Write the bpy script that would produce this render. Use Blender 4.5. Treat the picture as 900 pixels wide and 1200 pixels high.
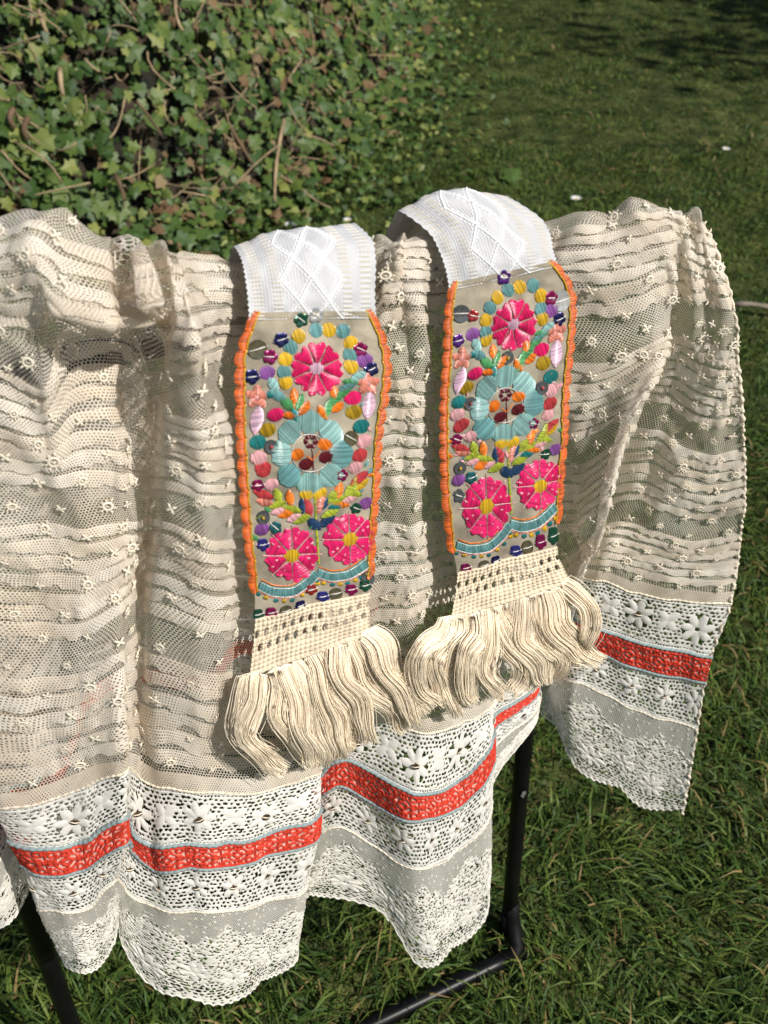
import bpy, math, random
import numpy as np
from mathutils import Vector, Matrix
for o in list(bpy.data.objects): bpy.data.objects.remove(o)
random.seed(7); RNG = np.random.default_rng(7)
SC = bpy.context.scene
R = math.radians
# ------------------------------------------------------------------ camera
CAM_H, PITCH, FPX = 1.45, R(39), 1300.0
cam = bpy.data.cameras.new('camera'); camo = bpy.data.objects.new('camera', cam)
SC.collection.objects.link(camo); SC.camera = camo
camo.location = (0, 0, CAM_H); camo.rotation_euler = (R(90) - PITCH, 0, 0)
cam.sensor_fit = 'VERTICAL'; cam.sensor_height = 36; cam.lens = 36 * FPX / 1200
cam.clip_start = 0.02; cam.clip_end = 200
cam.dof.use_dof = True; cam.dof.focus_distance = 1.0; cam.dof.aperture_fstop = 10.0
# ------------------------------------------------------------------ light
SUN_AZ = Vector((0.79, -0.61)); SUN_EL = R(44)
W = bpy.data.worlds.new('World'); SC.world = W; W.use_nodes = True
wn = W.node_tree.nodes; wl = W.node_tree.links
sky = wn.new('ShaderNodeTexSky'); sky.sky_type = 'NISHITA'; sky.sun_disc = False
sky.sun_elevation = SUN_EL; sky.sun_rotation = math.atan2(SUN_AZ.x, SUN_AZ.y)
wl.new(sky.outputs[0], wn['Background'].inputs[0]); wn['Background'].inputs[1].default_value = 0.065
sun = bpy.data.lights.new('sun', 'SUN'); suno = bpy.data.objects.new('sun', sun); SC.collection.objects.link(suno)
sun.energy = 4.7; sun.angle = R(0.53); sun.color = (1.0, 0.96, 0.90)
td = SUN_AZ.normalized()
to_sun = Vector((td.x * math.cos(SUN_EL), td.y * math.cos(SUN_EL), math.sin(SUN_EL)))
suno.rotation_euler = to_sun.to_track_quat('Z', 'Y').to_euler(); suno.location = to_sun * 8
SC.view_settings.view_transform = 'Standard'; SC.view_settings.look = 'None'
SC.view_settings.exposure = 0.1; SC.view_settings.gamma = 1.0
SC.render.engine = 'CYCLES'
SC.cycles.transparent_max_bounces = 32

# ------------------------------------------------------------------ helpers
COL = SC.collection
def link(o): COL.objects.link(o); return o
def empty(name, loc=(0, 0, 0)):
    o = link(bpy.data.objects.new(name, None)); o.location = loc; o.empty_display_size = .05; return o
def tag(o, label=None, cat=None, group=None, kind=None):
    if label: o['label'] = label
    if cat: o['category'] = cat
    if group: o['group'] = group
    if kind: o['kind'] = kind
    return o
def adopt(c, p):
    if p is None: return c
    c.parent = p
    if p.type == 'EMPTY': c.matrix_parent_inverse = Matrix.Translation(-Vector(p.location))
    return c
def mk(name, verts, faces, mats, parent=None, smooth=True, midx=None, uv=None, col=None):
    """one mesh object; faces: (n,3)/(n,4) array, or list of arrays; uv per vertex; col per vertex"""
    me = bpy.data.meshes.new(name)
    verts = np.ascontiguousarray(verts, dtype=np.float32)
    fl = faces if isinstance(faces, list) and len(faces) and isinstance(faces[0], np.ndarray) else [np.asarray(faces)]
    fl = [f for f in fl if len(f)]
    me.vertices.add(len(verts)); me.vertices.foreach_set('co', verts.ravel())
    li = np.concatenate([f.ravel() for f in fl]).astype(np.int32)
    cnt = np.concatenate([np.full(len(f), f.shape[1]) for f in fl]).astype(np.int32)
    st = np.concatenate([[0], np.cumsum(cnt)[:-1]]).astype(np.int32)
    me.loops.add(len(li)); me.loops.foreach_set('vertex_index', li)
    me.polygons.add(len(cnt)); me.polygons.foreach_set('loop_start', st)
    me.polygons.foreach_set('use_smooth', np.full(len(cnt), smooth))
    if not isinstance(mats, (list, tuple)): mats = [mats]
    for m in mats: me.materials.append(m)
    if midx is not None: me.polygons.foreach_set('material_index', np.asarray(midx, dtype=np.int32))
    if uv is not None:
        l = me.uv_layers.new(name='UVMap'); l.data.foreach_set('uv', np.asarray(uv, dtype=np.float32)[li].ravel())
    if col is not None:
        a = me.attributes.new('tint', 'FLOAT', 'POINT'); a.data.foreach_set('value', np.asarray(col, dtype=np.float32))
    me.update(calc_edges=True); me.validate()
    o = link(bpy.data.objects.new(name, me)); adopt(o, parent); return o
def inst(name, mesh, mat4, parent):
    o = link(bpy.data.objects.new(name, mesh)); adopt(o, parent); o.matrix_basis = mat4; return o
class MB:
    def __init__(s): s.v = []; s.q = []; s.t = []; s.c = []; s.n = 0
    def add(s, v, q=None, t=None, c=0.5):
        v = np.asarray(v, float).reshape(-1, 3)
        s.v.append(v); s.c.append(np.full(len(v), c) if np.isscalar(c) else np.asarray(c))
        if q is not None and len(q): s.q.append(np.asarray(q) + s.n)
        if t is not None and len(t): s.t.append(np.asarray(t) + s.n)
        s.n += len(v)
    def build(s, name, mats, parent=None, smooth=True):
        f = []
        if s.q: f.append(np.concatenate(s.q))
        if s.t: f.append(np.concatenate(s.t))
        return mk(name, np.concatenate(s.v), f, mats, parent, smooth, col=np.concatenate(s.c))
def grid_faces(nu, nv):
    i = np.arange(nu * nv).reshape(nu, nv)
    return np.stack([i[:-1, :-1], i[1:, :-1], i[1:, 1:], i[:-1, 1:]], -1).reshape(-1, 4)
def tube(mb, pts, rad, sides=6, c=0.5, cap=True):
    pts = np.asarray(pts, float); n = len(pts)
    rad = np.full(n, rad) if np.isscalar(rad) else np.asarray(rad, float)
    tan = np.gradient(pts, axis=0); tan /= np.linalg.norm(tan, axis=1)[:, None] + 1e-12
    ref = np.array([0.123, 0.31, 0.94]); 
    if abs(tan[0] @ ref) > .9: ref = np.array([1., .1, 0])
    a = np.cross(tan, ref); a /= np.linalg.norm(a, axis=1)[:, None] + 1e-12; b = np.cross(tan, a)
    th = np.arange(sides) / sides * 2 * math.pi
    v = pts[:, None] + rad[:, None, None] * (a[:, None] * np.cos(th)[None, :, None] + b[:, None] * np.sin(th)[None, :, None])
    i = np.arange(n * sides).reshape(n, sides); j = np.roll(i, -1, 1)
    q = np.stack([i[:-1], j[:-1], j[1:], i[1:]], -1).reshape(-1, 4); t = []
    v = v.reshape(-1, 3)
    if cap:
        v = np.concatenate([v, pts[:1], pts[-1:]])
        t = [[k, n * sides, (k + 1) % sides] for k in range(sides)] + \
            [[(n - 1) * sides + (k + 1) % sides, n * sides + 1, (n - 1) * sides + k] for k in range(sides)]
    mb.add(v, q, t, c)
def pchip(x, y, xe):
    x = np.asarray(x, float); y = np.asarray(y, float); xe = np.asarray(xe, float)
    h = np.diff(x).reshape((-1,) + (1,) * (y.ndim - 1)); d = np.diff(y, axis=0) / h
    m = np.zeros_like(y)
    w1 = 2 * h[1:] + h[:-1]; w2 = h[1:] + 2 * h[:-1]
    ok = d[:-1] * d[1:] > 0
    with np.errstate(divide='ignore', invalid='ignore'):
        hm = (w1 + w2) / (w1 / d[:-1] + w2 / d[1:])
    # a softer-than-monotone tangent keeps the drape round
    av = (d[:-1] * h[1:] + d[1:] * h[:-1]) / (h[1:] + h[:-1])
    m[1:-1] = np.where(ok, hm, av * 0.35); m[0] = d[0]; m[-1] = d[-1]
    k = np.clip(np.searchsorted(x, xe, side='right') - 1, 0, len(x) - 2)
    hh = (x[k + 1] - x[k]); s = ((xe - x[k]) / hh)
    sh = (-1,) + (1,) * (y.ndim - 1); s = s.reshape(sh); hh = hh.reshape(sh)
    return (2*s**3-3*s**2+1)*y[k] + (s**3-2*s**2+s)*hh*m[k] + (-2*s**3+3*s**2)*y[k+1] + (s**3-s**2)*hh*m[k+1]
def vnoise(x, y, seed=0):
    g = np.random.default_rng(seed).random((256, 256))
    xi = np.floor(x).astype(int); yi = np.floor(y).astype(int); fx = x - xi; fy = y - yi
    fx = fx*fx*(3-2*fx); fy = fy*fy*(3-2*fy)
    a = g[xi % 256, yi % 256]; b = g[(xi+1) % 256, yi % 256]; c = g[xi % 256, (yi+1) % 256]; d = g[(xi+1) % 256, (yi+1) % 256]
    return (a*(1-fx)+b*fx)*(1-fy) + (c*(1-fx)+d*fx)*fy
# the photograph's rays, and the vertical plane through the rail in which everything hangs
CP, SP = math.cos(PITCH), math.sin(PITCH)
def ray(px, py):
    u = (np.asarray(px, float) - 450) / FPX; v = (600 - np.asarray(py, float)) / FPX
    return np.stack([u, CP + v * SP, -SP + v * CP], -1)
P0 = np.array([-0.061, 0.74]); TH = R(24.4)
E = np.array([math.cos(TH), math.sin(TH), 0]); M = np.array([math.sin(TH), -math.cos(TH), 0])
P03 = np.array([P0[0], P0[1], 0.0]); CAMP = np.array([0, 0, CAM_H])
def hang(px, py, n):
    """point seen at px,py lying n metres in front of the rail's vertical plane"""
    d = ray(px, py); k = (np.asarray(n, float) - (CAMP - P03) @ M) / (d @ M)
    return CAMP + d * k[..., None]
def railpt(s, n, z): return P03 + E * s + M * n + np.array([0, 0, z])
def ground(px, py, z=0.0):
    d = ray(px, py); k = (z - CAM_H) / d[..., 2]; return CAMP + d * k[..., None]
def project(p):
    q = np.asarray(p) - CAMP; dep = q[..., 1] * CP - q[..., 2] * SP
    return 450 + FPX * q[..., 0] / dep, 600 - FPX * (q[..., 1] * SP + q[..., 2] * CP) / dep
# ------------------------------------------------------------------ materials
def newmat(name):
    m = bpy.data.materials.new(name); m.use_nodes = True
    nt = m.node_tree; return m, nt, nt.nodes['Principled BSDF'], nt.nodes['Material Output']
def N(nt, t, **k):
    n = nt.nodes.new(t)
    for a, b in k.items(): setattr(n, a, b)
    return n
def noise_mix(nt, c1, c2, scale, coord='Object', detail=4, lo=.35, hi=.65):
    tc = N(nt, 'ShaderNodeTexCoord'); ns = N(nt, 'ShaderNodeTexNoise'); ns.inputs['Scale'].default_value = scale; ns.inputs['Detail'].default_value = detail
    nt.links.new(tc.outputs[coord], ns.inputs['Vector'])
    r = N(nt, 'ShaderNodeValToRGB'); r.color_ramp.elements[0].position = lo; r.color_ramp.elements[1].position = hi
    r.color_ramp.elements[0].color = (*c1, 1); r.color_ramp.elements[1].color = (*c2, 1)
    nt.links.new(ns.outputs[0], r.inputs[0]); return r.outputs[0], tc, ns
def tint_mix(nt, csock, amt=.5):
    """per-vertex thread variation"""
    at = N(nt, 'ShaderNodeAttribute'); at.attribute_name = 'tint'
    mr = N(nt, 'ShaderNodeMapRange'); mr.inputs[3].default_value = 1 - amt; mr.inputs[4].default_value = 1 + amt
    nt.links.new(at.outputs['Fac'], mr.inputs[0])
    mx = N(nt, 'ShaderNodeVectorMath', operation='SCALE'); nt.links.new(csock, mx.inputs[0]); nt.links.new(mr.outputs[0], mx.inputs['Scale'])
    return mx.outputs[0]
def plain(name, c, rough=.6, var=.12, scale=60, metal=0, spec=.5, tint=0, bump=0, bscale=900, transl=0, sheen=0, coat=0):
    m, nt, b, out = newmat(name)
    c1 = tuple(max(0, x*(1-var)) for x in c); c2 = tuple(min(1, x*(1+var)) for x in c)
    s, tc, ns = noise_mix(nt, c1, c2, scale)
    if tint: s = tint_mix(nt, s, tint)
    nt.links.new(s, b.inputs['Base Color']); b.inputs['Roughness'].default_value = rough
    b.inputs['Metallic'].default_value = metal; b.inputs['Specular IOR Level'].default_value = spec
    b.inputs['Sheen Weight'].default_value = sheen; b.inputs['Coat Weight'].default_value = coat
    if bump:
        n2 = N(nt, 'ShaderNodeTexNoise'); n2.inputs['Scale'].default_value = bscale; n2.inputs['Detail'].default_value = 3
        nt.links.new(tc.outputs['Object'], n2.inputs['Vector'])
        bp = N(nt, 'ShaderNodeBump'); bp.inputs['Strength'].default_value = bump; bp.inputs['Distance'].default_value = .001
        nt.links.new(n2.outputs[0], bp.inputs['Height']); nt.links.new(bp.outputs[0], b.inputs['Normal'])
    if transl:
        t = N(nt, 'ShaderNodeBsdfTranslucent'); nt.links.new(s, t.inputs[0])
        mx = N(nt, 'ShaderNodeMixShader'); mx.inputs[0].default_value = transl
        nt.links.new(b.outputs[0], mx.inputs[1]); nt.links.new(t.outputs[0], mx.inputs[2]); nt.links.new(mx.outputs[0], out.inputs[0])
    return m
def net_mat(name, c1, c2, pitch, width, wvar=.05, transl=.25):
    """hexagonal bobbin net: threads with open holes between them, from UVs in metres"""
    m, nt, b, out = newmat(name); L = nt.links
    uv = N(nt, 'ShaderNodeUVMap'); uv.uv_map = 'UVMap'
    # slight irregularity of the net
    wob = N(nt, 'ShaderNodeTexNoise'); wob.inputs['Scale'].default_value = 220; wob.inputs['Detail'].default_value = 1
    L.new(uv.outputs[0], wob.inputs['Vector'])
    ws = N(nt, 'ShaderNodeVectorMath', operation='SCALE'); ws.inputs['Scale'].default_value = pitch * .35; L.new(wob.outputs['Color'], ws.inputs[0])
    ad = N(nt, 'ShaderNodeVectorMath', operation='ADD'); L.new(uv.outputs[0], ad.inputs[0]); L.new(ws.outputs[0], ad.inputs[1])
    sc = N(nt, 'ShaderNodeVectorMath', operation='MULTIPLY'); sc.inputs[1].default_value = (1/pitch, 1/pitch, 0); L.new(ad.outputs[0], sc.inputs[0])
    r = (1, 1.7320508, 1); h = (.5, .8660254, .5)
    def cell(src):
        mo = N(nt, 'ShaderNodeVectorMath', operation='WRAP'); mo.inputs[1].default_value = r; mo.inputs[2].default_value = (0, 0, 0); L.new(src, mo.inputs[0])
        su = N(nt, 'ShaderNodeVectorMath', operation='SUBTRACT'); su.inputs[1].default_value = h; L.new(mo.outputs[0], su.inputs[0])
        fl = N(nt, 'ShaderNodeVectorMath', operation='MULTIPLY'); fl.inputs[1].default_value = (1, 1, 0); L.new(su.outputs[0], fl.inputs[0])
        ln = N(nt, 'ShaderNodeVectorMath', operation='LENGTH'); L.new(fl.outputs[0], ln.inputs[0]); return fl.outputs[0], ln.outputs['Value']
    a, la = cell(sc.outputs[0])
    sh = N(nt, 'ShaderNodeVectorMath', operation='SUBTRACT'); sh.inputs[1].default_value = h; L.new(sc.outputs[0], sh.inputs[0])
    b2, lb = cell(sh.outputs[0])
    cmp = N(nt, 'ShaderNodeMath', operation='LESS_THAN'); L.new(la, cmp.inputs[0]); L.new(lb, cmp.inputs[1])
    mx = N(nt, 'ShaderNodeMix', data_type='VECTOR'); L.new(cmp.outputs[0], mx.inputs[0]); L.new(b2, mx.inputs[4]); L.new(a, mx.inputs[5])
    ab = N(nt, 'ShaderNodeVectorMath', operation='ABSOLUTE'); L.new(mx.outputs[1], ab.inputs[0])
    dt = N(nt, 'ShaderNodeVectorMath', operation='DOT_PRODUCT'); dt.inputs[1].default_value = (.5, .8660254, 0); L.new(ab.outputs[0], dt.inputs[0])
    sx = N(nt, 'ShaderNodeSeparateXYZ'); L.new(ab.outputs[0], sx.inputs[0])
    mm = N(nt, 'ShaderNodeMath', operation='MAXIMUM'); L.new(dt.outputs['Value'], mm.inputs[0]); L.new(sx.outputs[0], mm.inputs[1])
    # thread width varies a little over the cloth
    nw = N(nt, 'ShaderNodeTexNoise'); nw.inputs['Scale'].default_value = 40; L.new(uv.outputs[0], nw.inputs['Vector'])
    wr = N(nt, 'ShaderNodeMapRange'); wr.inputs[1].default_value = .3; wr.inputs[2].default_value = .7
    wr.inputs[3].default_value = .5 - width - wvar; wr.inputs[4].default_value = .5 - width + wvar; L.new(nw.outputs[0], wr.inputs[0])
    al = N(nt, 'ShaderNodeMath', operation='GREATER_THAN'); L.new(mm.outputs[0], al.inputs[0]); L.new(wr.outputs[0], al.inputs[1])
    s, tc, ns = noise_mix(nt, c1, c2, 14, 'UV')
    L.new(s, b.inputs['Base Color']); b.inputs['Roughness'].default_value = .85; b.inputs['Specular IOR Level'].default_value = .2
    t = N(nt, 'ShaderNodeBsdfTranslucent'); L.new(s, t.inputs[0])
    m1 = N(nt, 'ShaderNodeMixShader'); m1.inputs[0].default_value = transl; L.new(b.outputs[0], m1.inputs[1]); L.new(t.outputs[0], m1.inputs[2])
    tr = N(nt, 'ShaderNodeBsdfTransparent')
    m2 = N(nt, 'ShaderNodeMixShader'); L.new(al.outputs[0], m2.inputs[0]); L.new(tr.outputs[0], m2.inputs[1]); L.new(m1.outputs[0], m2.inputs[2])
    L.new(m2.outputs[0], out.inputs[0]); return m
CREAM1, CREAM2 = (.80, .69, .55), (.93, .86, .75)
M_net = net_mat('cream_net', CREAM1, CREAM2, .0027, .13, .025, .3)
M_tuck = net_mat('tuck_net', CREAM1, CREAM2, .0024, .25, .06, .3)
M_fine = net_mat('fine_hem_net', (.82, .78, .69), (.90, .86, .77), .0021, .27, .04, .5)
M_thread = plain('cream_cotton_thread', (.80, .72, .58), .8, .12, 90, spec=.2, bump=.3)
M_braid = plain('cream_edge_braid', (.74, .65, .51), .85, .15, 120, spec=.2, bump=.5, bscale=1500)
M_lace = plain('white_bobbin_lace', (.87, .84, .77), .8, .06, 90, spec=.2, bump=.5, bscale=1600, transl=.18)
M_hemlace = plain('hem_lace', (.87, .83, .74), .8, .08, 70, spec=.2, bump=.5, bscale=1600, transl=.22)
M_red = plain('red_cord', (.60, .045, .022), .7, .25, 160, spec=.35, bump=.5, bscale=1800, tint=.25)
M_redgap = plain('red_band_ground', (.62, .36, .30), .8, .25, 200, spec=.2)
M_blue = plain('pale_blue_cord', (.25, .31, .31), .75, .12, 200, bump=.4, spec=.25)
M_tarn = plain('tarnished_sequin', (.12, .075, .04), .38, .4, 200, metal=.6)
M_black = plain('black_painted_steel', (.004, .004, .004), .36, .3, 40, spec=.22, bump=.08, bscale=300)
M_chip = plain('bare_steel_chip', (.35, .33, .31), .5, .3, 200, metal=.7)
M_cap = plain('black_plastic_cap', (.005, .005, .005), .6, .3, 60, spec=.15)

# ------------------------------------------------------------------ ground
def lawn_mat():
    m, nt, b, out = newmat('lawn_soil')
    s, tc, ns = noise_mix(nt, (.024, .036, .010), (.10, .11, .035), 9, 'Object', 8, .38, .68)
    nt.links.new(s, b.inputs['Base Color']); b.inputs['Roughness'].default_value = .95; b.inputs['Specular IOR Level'].default_value = .1
    n2 = N(nt, 'ShaderNodeTexNoise'); n2.inputs['Scale'].default_value = 160; nt.links.new(tc.outputs['Object'], n2.inputs[0])
    bp = N(nt, 'ShaderNodeBump'); bp.inputs['Strength'].default_value = .8; bp.inputs['Distance'].default_value = .01
    nt.links.new(n2.outputs[0], bp.inputs['Height']); nt.links.new(bp.outputs[0], b.inputs['Normal']); return m
M_lawn = lawn_mat()
FOOT = np.array([(-6, 2.2), (-2.2, 2.35), (-1.2, 2.55), (-.62, 2.95), (-.22, 3.45), (-.02, 4.0), (.10, 4.7), (.17, 5.5), (.22, 7), (.2, 10), (.1, 14)])
def foot_dist(x, y):
    """signed distance into the bank (positive = inside, to the left of the foot line)"""
    best = np.full(np.shape(x), 1e9); sg = np.zeros(np.shape(x))
    for a, b in zip(FOOT[:-1], FOOT[1:]):
        d = b - a; L2 = d @ d
        t = np.clip(((x - a[0]) * d[0] + (y - a[1]) * d[1]) / L2, 0, 1)
        dx = x - (a[0] + t * d[0]); dy = y - (a[1] + t * d[1]); r = np.hypot(dx, dy)
        s = np.sign(d[0] * dy - d[1] * dx); u = r < best; best = np.where(u, r, best); sg = np.where(u, s, sg)
    return best * sg
def bank_h(x, y):
    d = np.maximum(foot_dist(x, y), 0)
    q = np.clip(d / 2.6, 0, 1); base = 2.1 * (1 - (1 - q) ** 1.7)
    n = vnoise(x * 3.1 + 40, y * 3.1 + 40, 3) * .30 + vnoise(x * 8 + 11, y * 8 + 7, 4) * .13
    return base + (n - .18) * np.clip(d / .35, 0, 1) - .02
def lawn_h(x, y): return (vnoise(x * 1.3 + 50, y * 1.3 + 50, 11) - .5) * .03 + (vnoise(x * 5 + 50, y * 5 + 50, 12) - .5) * .012
gx = np.concatenate([np.linspace(-60, -4, 12), np.linspace(-3.6, 3.6, 60), np.linspace(4, 60, 12)])
gy = np.concatenate([np.linspace(-60, -.6, 10), np.linspace(-.3, 8, 70), np.linspace(8.6, 90, 14)])
XX, YY = np.meshgrid(gx, gy, indexing='ij')
fade = np.clip(1 - (np.hypot(XX, YY - 3) - 6) / 4, 0, 1)
tag(mk('lawn', np.stack([XX, YY, lawn_h(XX, YY) * fade - .008], -1).reshape(-1, 3), grid_faces(len(gx), len(gy)), M_lawn), kind='structure')

def blades(n, xr, yr, hmin, hmax, w, segs, seed, keep=None, lean=.55):
    r = np.random.default_rng(seed)
    x = r.uniform(*xr, n); y = r.uniform(*yr, n)
    if keep is not None: k = keep(x, y, r); x, y = x[k], y[k]
    n = len(x); z = lawn_h(x, y) - .012
    h = (hmin + (hmax - hmin) * r.random(n) ** 1.4); clump = vnoise(x * 9 + 30, y * 9 + 30, 5)
    h *= .65 + .7 * clump
    az = r.uniform(0, 2 * math.pi, n) * .75 + 5 * vnoise(x * 4 + 60, y * 4 + 60, 6)
    ln = lean * (.35 + 1.3 * r.random(n)); droop = r.random(n) * .9
    d = np.stack([np.cos(az), np.sin(az)], -1); sd = np.stack([-d[:, 1], d[:, 0]], -1)
    tw = r.uniform(-.8, .8, n)
    ww = w * (.6 + .8 * r.random(n)); V = []; C = []
    for k in range(segs + 1):
        t = k / segs; ang = ln * t + droop * t * t
        out = h * t * np.sin(ang); up = h * t * np.cos(ang) + .0
        hw = ww * (1 - t ** 2.2) * .5 + .00015
        cx = x + d[:, 0] * out; cy = y + d[:, 1] * out; cz = z + np.maximum(up, 0.004 * t)
        for s in (-1, 1):
            V.append(np.stack([cx + s * hw * sd[:, 0] * np.cos(tw), cy + s * hw * sd[:, 1] * np.cos(tw), cz + s * hw * np.sin(tw)], -1))
        C += [None, None]
    V = np.stack(V, 1); m = V.shape[1]; base = (np.arange(n) * m)[:, None]
    f = np.concatenate([base + np.array([2*k, 2*k+1, 2*k+3, 2*k+2]) for k in range(segs)])
    dry = (r.random(n) < .025 + .05 * (vnoise(x * 2.2 + 9, y * 2.2 + 3, 8) > .62)).astype(float)
    c = np.where(dry > 0, .86 + .14 * r.random(n), r.random(n) * .66 * (.65 + .5 * clump))
    return V.reshape(-1, 3), f, np.repeat(c, m)
def grass_mat():
    m, nt, b, out = newmat('grass_blade'); L = nt.links
    at = N(nt, 'ShaderNodeAttribute'); at.attribute_name = 'tint'
    r = N(nt, 'ShaderNodeValToRGB'); e = r.color_ramp.elements
    e[0].position = 0; e[0].color = (.029, .062, .012, 1); e[1].position = 1; e[1].color = (.33, .23, .09, 1)
    for p, c in ((.3, (.068, .126, .022, 1)), (.62, (.155, .205, .038, 1)), (.80, (.13, .17, .04, 1)), (.88, (.24, .18, .07, 1))):
        q = e.new(p); q.color = c
    L.new(at.outputs['Fac'], r.inputs[0]); L.new(r.outputs[0], b.inputs['Base Color']); b.inputs['Roughness'].default_value = .55; b.inputs['Specular IOR Level'].default_value = .25
    t = N(nt, 'ShaderNodeBsdfTranslucent'); L.new(r.outputs[0], t.inputs[0])
    mx = N(nt, 'ShaderNodeMixShader'); mx.inputs[0].default_value = .28
    L.new(b.outputs[0], mx.inputs[1]); L.new(t.outputs[0], mx.inputs[2]); L.new(mx.outputs[0], out.inputs[0]); return m
M_grass = grass_mat()
def in_view(margin):
    def k(x, y, r): return (np.abs(x) < .36 * (y * CP + CAM_H * SP) + margin) & (foot_dist(x, y) < .12)
    return k
GV, GF, GC, nb = [], [], [], 0
for args in ((80000, (-1.3, 1.5), (.35, 2.1), .024, .066, .0032, 3, 1, in_view(.35), .75),
             (80000, (-2.0, 2.2), (2.1, 3.8), .016, .038, .0038, 2, 2, in_view(.4), .7),
             (90000, (-1.5, 3.4), (3.8, 7.6), .014, .032, .005, 2, 3, in_view(.6), .7)):
    v, f, c = blades(*args); GV.append(v); GF.append(f + nb); GC.append(c); nb += len(v)
tag(mk('grass', np.concatenate(GV), np.concatenate(GF), M_grass, col=np.concatenate(GC)), 'short green lawn grass with dry straw blades mixed in', 'grass', kind='stuff')
# ------------------------------------------------------------------ ivy bank behind, on the left
def bank_mat():
    m, nt, b, out = newmat('leaf_litter_soil')
    s, tc, ns = noise_mix(nt, (.012, .012, .006), (.085, .055, .03), 14, 'Object', 8, .42, .72)
    nt.links.new(s, b.inputs['Base Color']); b.inputs['Roughness'].default_value = .95
    n2 = N(nt, 'ShaderNodeTexNoise'); n2.inputs['Scale'].default_value = 70; n2.inputs['Detail'].default_value = 6; nt.links.new(tc.outputs['Object'], n2.inputs[0])
    bp = N(nt, 'ShaderNodeBump'); bp.inputs['Distance'].default_value = .03; nt.links.new(n2.outputs[0], bp.inputs['Height']); nt.links.new(bp.outputs[0], b.inputs['Normal']); return m
bx = np.linspace(-6, .8, 110); by = np.linspace(1.9, 12, 130)
BX, BY = np.meshgrid(bx, by, indexing='ij'); BH = bank_h(BX, BY)
BH = np.where(foot_dist(BX, BY) < 0, -.05 + .02 * np.clip(foot_dist(BX, BY), -1, 0), BH)
tag(mk('bank', np.stack([BX, BY, BH], -1).reshape(-1, 3), grid_faces(len(bx), len(by)), bank_mat()), kind='structure')
def ivy_mat(name, c, rough=.48):
    m, nt, b, out = newmat(name); L = nt.links
    oi = N(nt, 'ShaderNodeObjectInfo'); at = N(nt, 'ShaderNodeAttribute'); at.attribute_name = 'tint'
    ad = N(nt, 'ShaderNodeMath', operation='ADD'); L.new(oi.outputs['Random'], ad.inputs[0]); L.new(at.outputs['Fac'], ad.inputs[1])
    fr = N(nt, 'ShaderNodeMath', operation='FRACT'); L.new(ad.outputs[0], fr.inputs[0])
    r = N(nt, 'ShaderNodeValToRGB'); e = r.color_ramp.elements
    e[0].position = 0; e[0].color = (*c[0], 1); e[1].position = 1; e[1].color = (*c[-1], 1)
    for i, x in enumerate(c[1:-1]): q = e.new((i + 1) / (len(c) - 1)); q.color = (*x, 1)
    L.new(fr.outputs[0], r.inputs[0]); L.new(r.outputs[0], b.inputs['Base Color']); b.inputs['Roughness'].default_value = rough; b.inputs['Specular IOR Level'].default_value = .32
    t = N(nt, 'ShaderNodeBsdfTranslucent'); L.new(r.outputs[0], t.inputs[0]); mx = N(nt, 'ShaderNodeMixShader'); mx.inputs[0].default_value = .2
    L.new(b.outputs[0], mx.inputs[1]); L.new(t.outputs[0], mx.inputs[2]); L.new(mx.outputs[0], out.inputs[0]); return m
IVC = [(.026, .056, .013), (.052, .100, .020), (.080, .135, .028), (.042, .086, .022), (.13, .18, .036), (.068, .115, .026), (.23, .25, .06)]
M_ivy = ivy_mat('ivy_leaf_green', IVC); M_dryleaf = ivy_mat('dry_leaf', [(.10, .06, .025), (.20, .13, .06), (.14, .075, .035), (.25, .19, .10)], .7)
M_stem = plain('dry_stem', (.30, .22, .13), .85, .3, 25, spec=.2)
M_vine = plain('brown_vine', (.13, .085, .05), .85, .3, 25, spec=.2)
IVY = np.array([(0, 0), (.30, -.10), (.42, .16), (.30, .30), (.52, .50), (.26, .58), (0, 1.0), (-.26, .58), (-.52, .50), (-.30, .30), (-.42, .16), (-.30, -.10)])
def ivy_leaf(bend=.12, s=1.0):
    v = [(x * s, (y - .1) * s, -bend * abs(x) * 1.4 * s + .05 * y * s - .12 * max(0, y - .5) * s) for x, y in IVY] + [(0, .30 * s, .045 * s)]
    t = [[12, i, (i + 1) % 12] for i in range(12)]
    return np.array(v), np.array(t)
LV, LT = ivy_leaf()
BASE_I = (-1.3, 3.0, 0)
ivy = tag(empty('ivy_plant', BASE_I), 'dense green ivy covering the shady bank at upper left', 'ivy')
def spots(n, seed, dmax=2.7):
    r = np.random.default_rng(seed); P = []
    x = r.uniform(-3.0, .35, n * 6); y = r.uniform(2.2, 6.6, n * 6); d = foot_dist(x, y)
    k = (d > -.05 - .12 * r.random(len(x)) ** 3) & (d < dmax) ; x, y, d = x[k], y[k], d[k]
    z = np.where(d > 0, bank_h(x, y), lawn_h(x, y) + .02)
    e = .01; nx = -(bank_h(x + e, y) - bank_h(x - e, y)) / (2 * e); ny = -(bank_h(x, y + e) - bank_h(x, y - e)) / (2 * e)
    nrm = np.stack([nx, ny, np.ones_like(nx)], -1); nrm /= np.linalg.norm(nrm, axis=1)[:, None]
    px, py = project(np.stack([x, y, z], -1))
    k = (px > -260) & (px < 1000) & (py > -260) & (py < 420)
    return x[k][:n], y[k][:n], z[k][:n], nrm[k][:n], px[k][:n], py[k][:n]
def leaf_frame(nrm, r, tilt=.75):
    n = nrm + r.normal(0, tilt * .5, 3); n = n + np.array([.15, -.45, .25]); n /= np.linalg.norm(n)
    a = r.normal(0, 1, 3) + np.array([0, -.5, -1.0]); a -= n * (a @ n); a /= np.linalg.norm(a); b = np.cross(a, n)
    return np.stack([b, a, n], 1)
r_ = np.random.default_rng(21)
x, y, z, nr, px, py = spots(13000, 31)
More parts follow.
